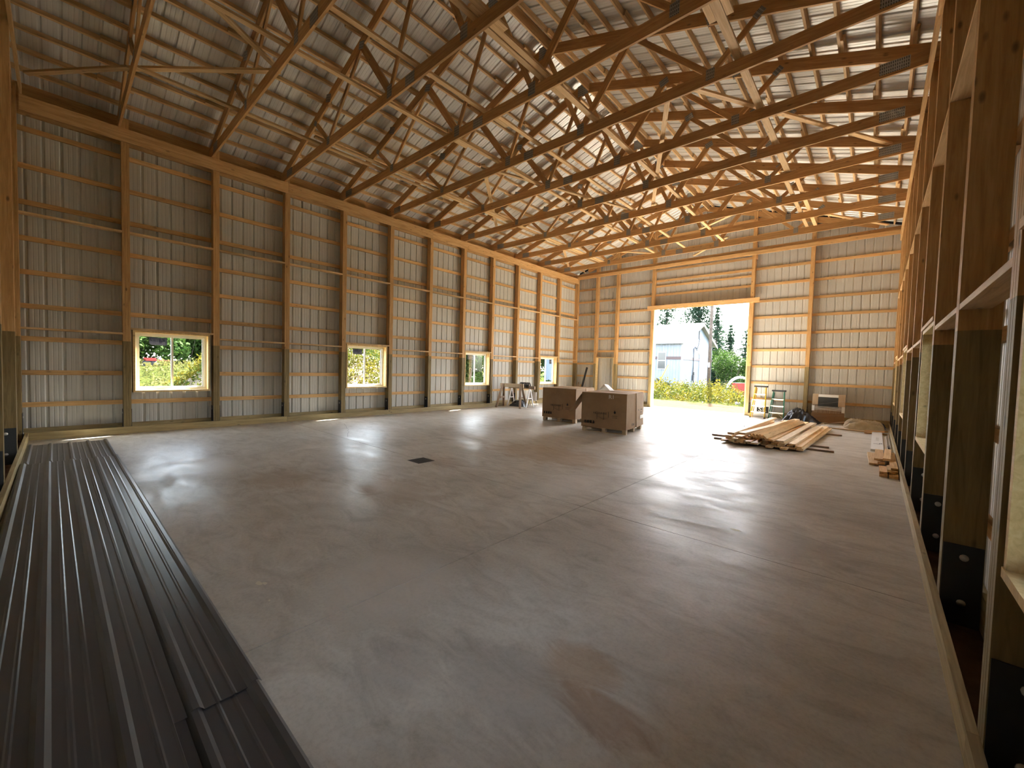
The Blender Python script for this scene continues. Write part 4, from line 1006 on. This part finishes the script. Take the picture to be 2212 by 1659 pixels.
for (x, y, h, r0_, sd, l_, sp_) in ((-8.1, 50.5, 12.2, 3.6, 1, 'ragged spruce with bare upswept boughs rising behind the shed roof', 0.45), (-6.9, 58.5, 17.2, 4.6, 2, 'broad dark spruce rising above the shed gable', 0.15), (-2.2, 50.0, 9.4, 1.7, 3, 'slender spruce standing right beside the shed gable', 0.2),
                                     (-2.0, 55.0, 7.9, 2.0, 4, 'smaller bushy spruce next to the slender spruce', 0.2), (0.35, 52.0, 6.9, 1.25, 5, 'small thin spruce alone above the bushes near the doorway jamb', 0.35)):
    spruce(l_, x, y, h, r0_, sd, GZ, 1.0, sp_)
for i, (x, y, rx, rz_, l_) in enumerate(((1.6, 41.0, 1.7, 2.0, 'big leafy green bush beside the shed gable'), (3.4, 42.0, 1.7, 1.75, 'leafy green bush beyond the red farm machine'), (5.4, 43.0, 1.9, 1.7, 'leafy green bush behind the doorway jamb'), (-0.3, 45.5, 1.7, 2.2, 'tall green bush behind the shed corner'))):
    bush(l_, x, y, rx, rx * 0.9, rz_, 3600, 0.20, group='bushes beyond the shed')
bush('dark leafy shrub against the shed wall', -0.9, 31.7, 0.65, 0.5, 0.62, 700, 0.16, M_SPRU); bush('low dark shrub at the shed corner', 0.9, 32.0, 0.55, 0.5, 0.45, 600, 0.16, M_SPRU)
# ---- weeds between gravel and shed
def weeds(name, label, n, fx, fy, hmax, m, dens_fn, seed, kind='stuff', leaf=0.16, cat='weeds', zf=None):
    r = np.random.default_rng(seed); xs = r.uniform(*fx, n); ys = r.uniform(*fy, n)
    keep = np.array([dens_fn(a, b) for a, b in zip(xs, ys)]); k = r.random(n) < keep; xs, ys, hh = xs[k], ys[k], keep[k]
    H = hmax * (0.35 + 0.65 * hh) * r.uniform(0.5, 1.1, len(xs)); pts = []
    for s in np.linspace(0.12, 1.0, 8):
        z0 = GZ if zf is None else np.array([zf(a, b) for a, b in zip(xs, ys)])
        pts.append(np.stack([xs + r.normal(size=len(xs)) * 0.07, ys + r.normal(size=len(xs)) * 0.07, z0 + H * s], 1))
    return tag(foliage(name, leaf_quads(np.concatenate(pts), leaf, -0.5, 0.4, r), m), label, cat, kind=kind)
hump = lambda x, y, cx, cy, rx, ry: math.exp(-((x - cx) / rx) ** 2 - ((y - cy) / ry) ** 2)
weeds('weeds', 'dense yellow-green weeds growing between the gravel and the shed', 5200, (-6, 9), (24.0, 33.5), 1.25, M_WEED, lambda x, y: min(1, 0.25 + 0.9 * hump(x, y, 0.3, 27.2, 2.2, 2.0) + 0.8 * hump(x, y, 4.2, 27.5, 1.2, 1.6) + 0.5 * hump(x, y, 2.2, 30, 2, 2)) * (1 if y > 25 else max(0, (y - 24)) * 0.5), 31)
# ---- red machine beyond the weeds
rm = empty('farm_machine', (4.75, 30.6, GZ), 0.3, 'old red farm machine with pale curved hood half hidden in the weeds', 'farm machine')
arc = [(0.85 * math.cos(a), 0.55 + 1.05 * math.sin(a)) for a in np.linspace(0.1, math.pi - 0.1, 12)]
prism('hood', arc + [(p[0] * 0.86, 0.55 + (p[1] - 0.55) * 0.86) for p in arc[::-1]], -0.35, 0.35, M_SWHITE, rm)
abox('body', -0.5, 0.95, -0.3, 0.3, 0.45, 1.15, M_RED, rm); abox('deck', -0.6, 0.6, -0.32, 0.32, 0.35, 0.47, M_RED, rm)
for x in (-0.45, 0.6):
    for s in (-1, 1): tube('wheel', [(x, s * 0.36, 0.32), (x, s * 0.46, 0.32)], 0.32, M_RUB, rm, 14)
for i, (x, y, s) in enumerate(((6.2, 26.3, 0.30), (6.8, 26.8, 0.25), (5.7, 25.9, 0.18), (7.4, 26.3, 0.28))):
    r = np.random.default_rng(60 + i); bm = bmesh.new(); bmesh.ops.create_icosphere(bm, subdivisions=2, radius=s)
    for v in bm.verts: v.co *= r.uniform(0.8, 1.15); v.co.z *= 0.65
    me = bpy.data.meshes.new('boulder'); bm.to_mesh(me); bm.free(); me.materials.append(M_ROCK)
    o = link(bpy.data.objects.new('boulder', me)); o.location = (x, y, GZ + s * 0.3); tag(o, 'pale boulder at the edge of the weeds beside the gravel', 'rock', 'boulders by the gravel')
# ---- beyond the window wall: weedy earth mound, meadow, red trailer, trees
def mz(x, y): return GZ + 2.35 * hump(x, y, -6.6, 8.9, 3.0, 3.6) + 1.55 * hump(x, y, -5.6, 4.6, 2.2, 1.5)
v = []; f = []; nx_, ny_ = 44, 60
for j in range(ny_ + 1):
    for i in range(nx_ + 1):
        x = -13 + 11.2 * i / nx_; y = 0.0 + 17 * j / ny_; e = min(i, nx_ - i, j, ny_ - j) / 4.0
        v.append((x, y, mz(x, y) + 0.12 * math.sin(3.1 * x + y) * math.sin(2.3 * y) * min(1, e) * min(1, (mz(x, y) - GZ)) - (0.25 if e == 0 else 0)))
for j in range(ny_):
    for i in range(nx_): a = j * (nx_ + 1) + i; f.append((a, a + 1, a + nx_ + 2, a + nx_ + 1))
tag(pymesh('earth_mound', v, f, simple_noise('mound_soil', (0.06, 0.045, 0.028), (0.14, 0.105, 0.065), 2.5, 0.95, 0.5), smooth=True), 'long heap of bare earth grown over with weeds outside the sliding windows', 'mound')
weeds('mound_weeds', 'leafy green weeds covering the earth heap outside the sliding windows', 4200, (-10, -2.6), (1.5, 13.5), 0.55, M_WEED, lambda x, y: min(1, (mz(x, y) - GZ) * 0.9 + 0.12), 41, zf=mz, leaf=0.14)
weeds('meadow_grass', 'tall pale meadow grass stretching to the trees outside the windows', 5200, (-30, -2.8), (-4, 34), 0.42, leafmat('meadow_leaf', (0.052, 0.062, 0.016), (0.080, 0.080, 0.024), (0.095, 0.085, 0.026), 0.3), lambda x, y: 0.9 if mz(x, y) < GZ + 0.2 else 0.0, 43, leaf=0.20, cat='grass', zf=lambda x, y: GZ + rise(x, y))
tr = empty('farm_trailer', (-25.0, 4.55, GZ + rise(-25, 4.5) - 0.30), 1.57, 'red farm trailer with long drawbar standing in the meadow before the trees', 'trailer')
abox('bed', -0.5, 0.35, -0.8, 0.8, 0.95, 1.15, M_RED, tr); abox('side_board', -0.5, 0.35, -0.84, -0.8, 0.95, 1.28, M_RED, tr); abox('side_board', -0.5, 0.35, 0.8, 0.84, 0.95, 1.28, M_RED, tr)
tr.scale = (0.62, 0.62, 0.62)
tube('drawbar', [(0.35, 0, 1.05), (1.6, 0, 1.0)], 0.05, M_RED, tr, 6)
for x in (-0.35, 0.2):
    for s in (-1, 1): tube('wheel', [(x, s * 0.62, 0.5), (x, s * 0.78, 0.5)], 0.48, M_RUB, tr, 14)
def leafy_tree(label, x, y, h, rx, seed, m=M_BUSH, n=5200, size=0.42, zc=0.58):
    r = np.random.default_rng(seed); t = empty('leafy_tree', (x, y, GZ + rise(x, y)), label=label, cat='tree', group='trees beyond the meadow')
    tube('trunk', [(0, 0, -0.1), (0.1, 0.05, h * 0.4), (0.0, 0.1, h * 0.75)], [0.16, 0.11, 0.04], M_POLE, t, 8)
    P = blob_pts(n, rx, rx, h * 0.52, 10, r); P[:, 2] += h * 0.06
    foliage('crown', leaf_quads(P, size, 0.1, 0.5, r), m, t); return t
tx = [(-30, -3), (-31, 1.2), (-33, 4.8), (-31, 8.4), (-32, 12), (-30, 16.5), (-29, 21), (-27, 25.5), (-24, 30), (-20, 33), (-33, -8), (-17.5, 37)]
dirs = ['crossing before the meadow edge']
for i, (x, y) in enumerate(tx):
    h = 6.5 + 3.5 * random.random()
    if i % 3 == 1: spruce('spruce in the tree line beyond the meadow outside the windows', x, y, h + 2, 2.2, 80 + i, GZ + rise(x, y))['group'] = 'spruces beyond the meadow'
    else: leafy_tree('leafy green tree in the tree line beyond the meadow outside the windows', x, y, h, 3.2, 80 + i)
bush('big round green bush seen through the window beside the sawhorses', -7.4, 19.0, 1.3, 1.3, 1.55, 3200, 0.20)
leafy_tree('broad pale green tree seen past the round bush outside the windows', -18.5, 27.6, 6.5, 2.6, 131)['group'] = 'trees near the shed'
bush('dark green bush at the end of the shed', -14.2, 31.4, 1.0, 0.9, 0.75, 1400, 0.18); bush('leafy bush along the shed side wall', -11.6, 31.7, 0.8, 0.6, 0.38, 900, 0.18)
for i in range(15):
    x, y = -27.2 - 2.2 * random.random() + max(0, i - 8) * 1.0, -5.5 + 2.6 * i + random.uniform(-0.4, 0.4)
    bush('dense leafy bush in the undergrowth below the tree line beyond the meadow', x, y, 2.3, 2.3, 1.9 + 0.5 * random.random(), 2400, 0.36, z0=GZ + rise(x, y) - 0.7, group='undergrowth below the tree line')

# ---- pieces that belong to a part become its sub-parts
def adopt(child, par):
    child.matrix_basis = par.matrix_basis.inverted() @ child.matrix_basis; child.parent = par
def kids(o, nm): return [c for c in o.children if c.name.split('.')[0] == nm]
for c in kids(sh, 'window_pane'): adopt(c, sw)
for c in kids(sh, 'door_section'): adopt(c, ds)
for c in kids(sh, 'door_window'): adopt(c, dd)
for c_ in (ca, cb):
    front = kids(c_, 'side_panel')[0]; side = kids(c_, 'side_panel')[3]
    for q in kids(c_, 'print') + kids(c_, 'chalk_mark'): adopt(q, side if q.matrix_basis.translation.x > 0.5 else front)
    for q in kids(c_, 'label_sticker'): adopt(q, side)
for o in list(bpy.data.objects):
    b = o.name.split('.')[0]
    if b == 'stepladder':
        rails = kids(o, 'rail')
        for q in kids(o, 'foot'): adopt(q, min(rails, key=lambda r_: abs(r_.matrix_basis.translation.x - q.matrix_basis.translation.x)))
    elif b == 'window_1' or (b.startswith('window_') and b[7:].isdigit()):
        sashes = kids(o, 'sash'); panes = kids(o, 'pane')
        for i, q in enumerate(panes): adopt(q, sashes[4 * i])
        for q in kids(o, 'sticker'): adopt(q, sashes[0]) if not q.children else None
offl = ['lowest short offcut at the open end of the scrap stack by the wall sill', 'lowest long offcut against the wall sill under the scrap stack', 'short offcut laid on the lowest one at the open end of the scrap stack', 'narrow strip on top at the open end of the scrap stack',
        'middle offcut against the wall sill in the scrap stack', 'upper long offcut against the wall sill in the scrap stack', 'wide pale offcut on the slab under the skewed offcuts beside the white carton', 'offcut in the second tier before the white carton',
        'broad offcut in the third tier before the white carton', 'topmost skewed offcut of the scrap stack before the white carton']
for o, l_ in zip([o for o in scene.objects if o.get('group') == 'offcuts at the wall sill'], offl): o['label'] = l_
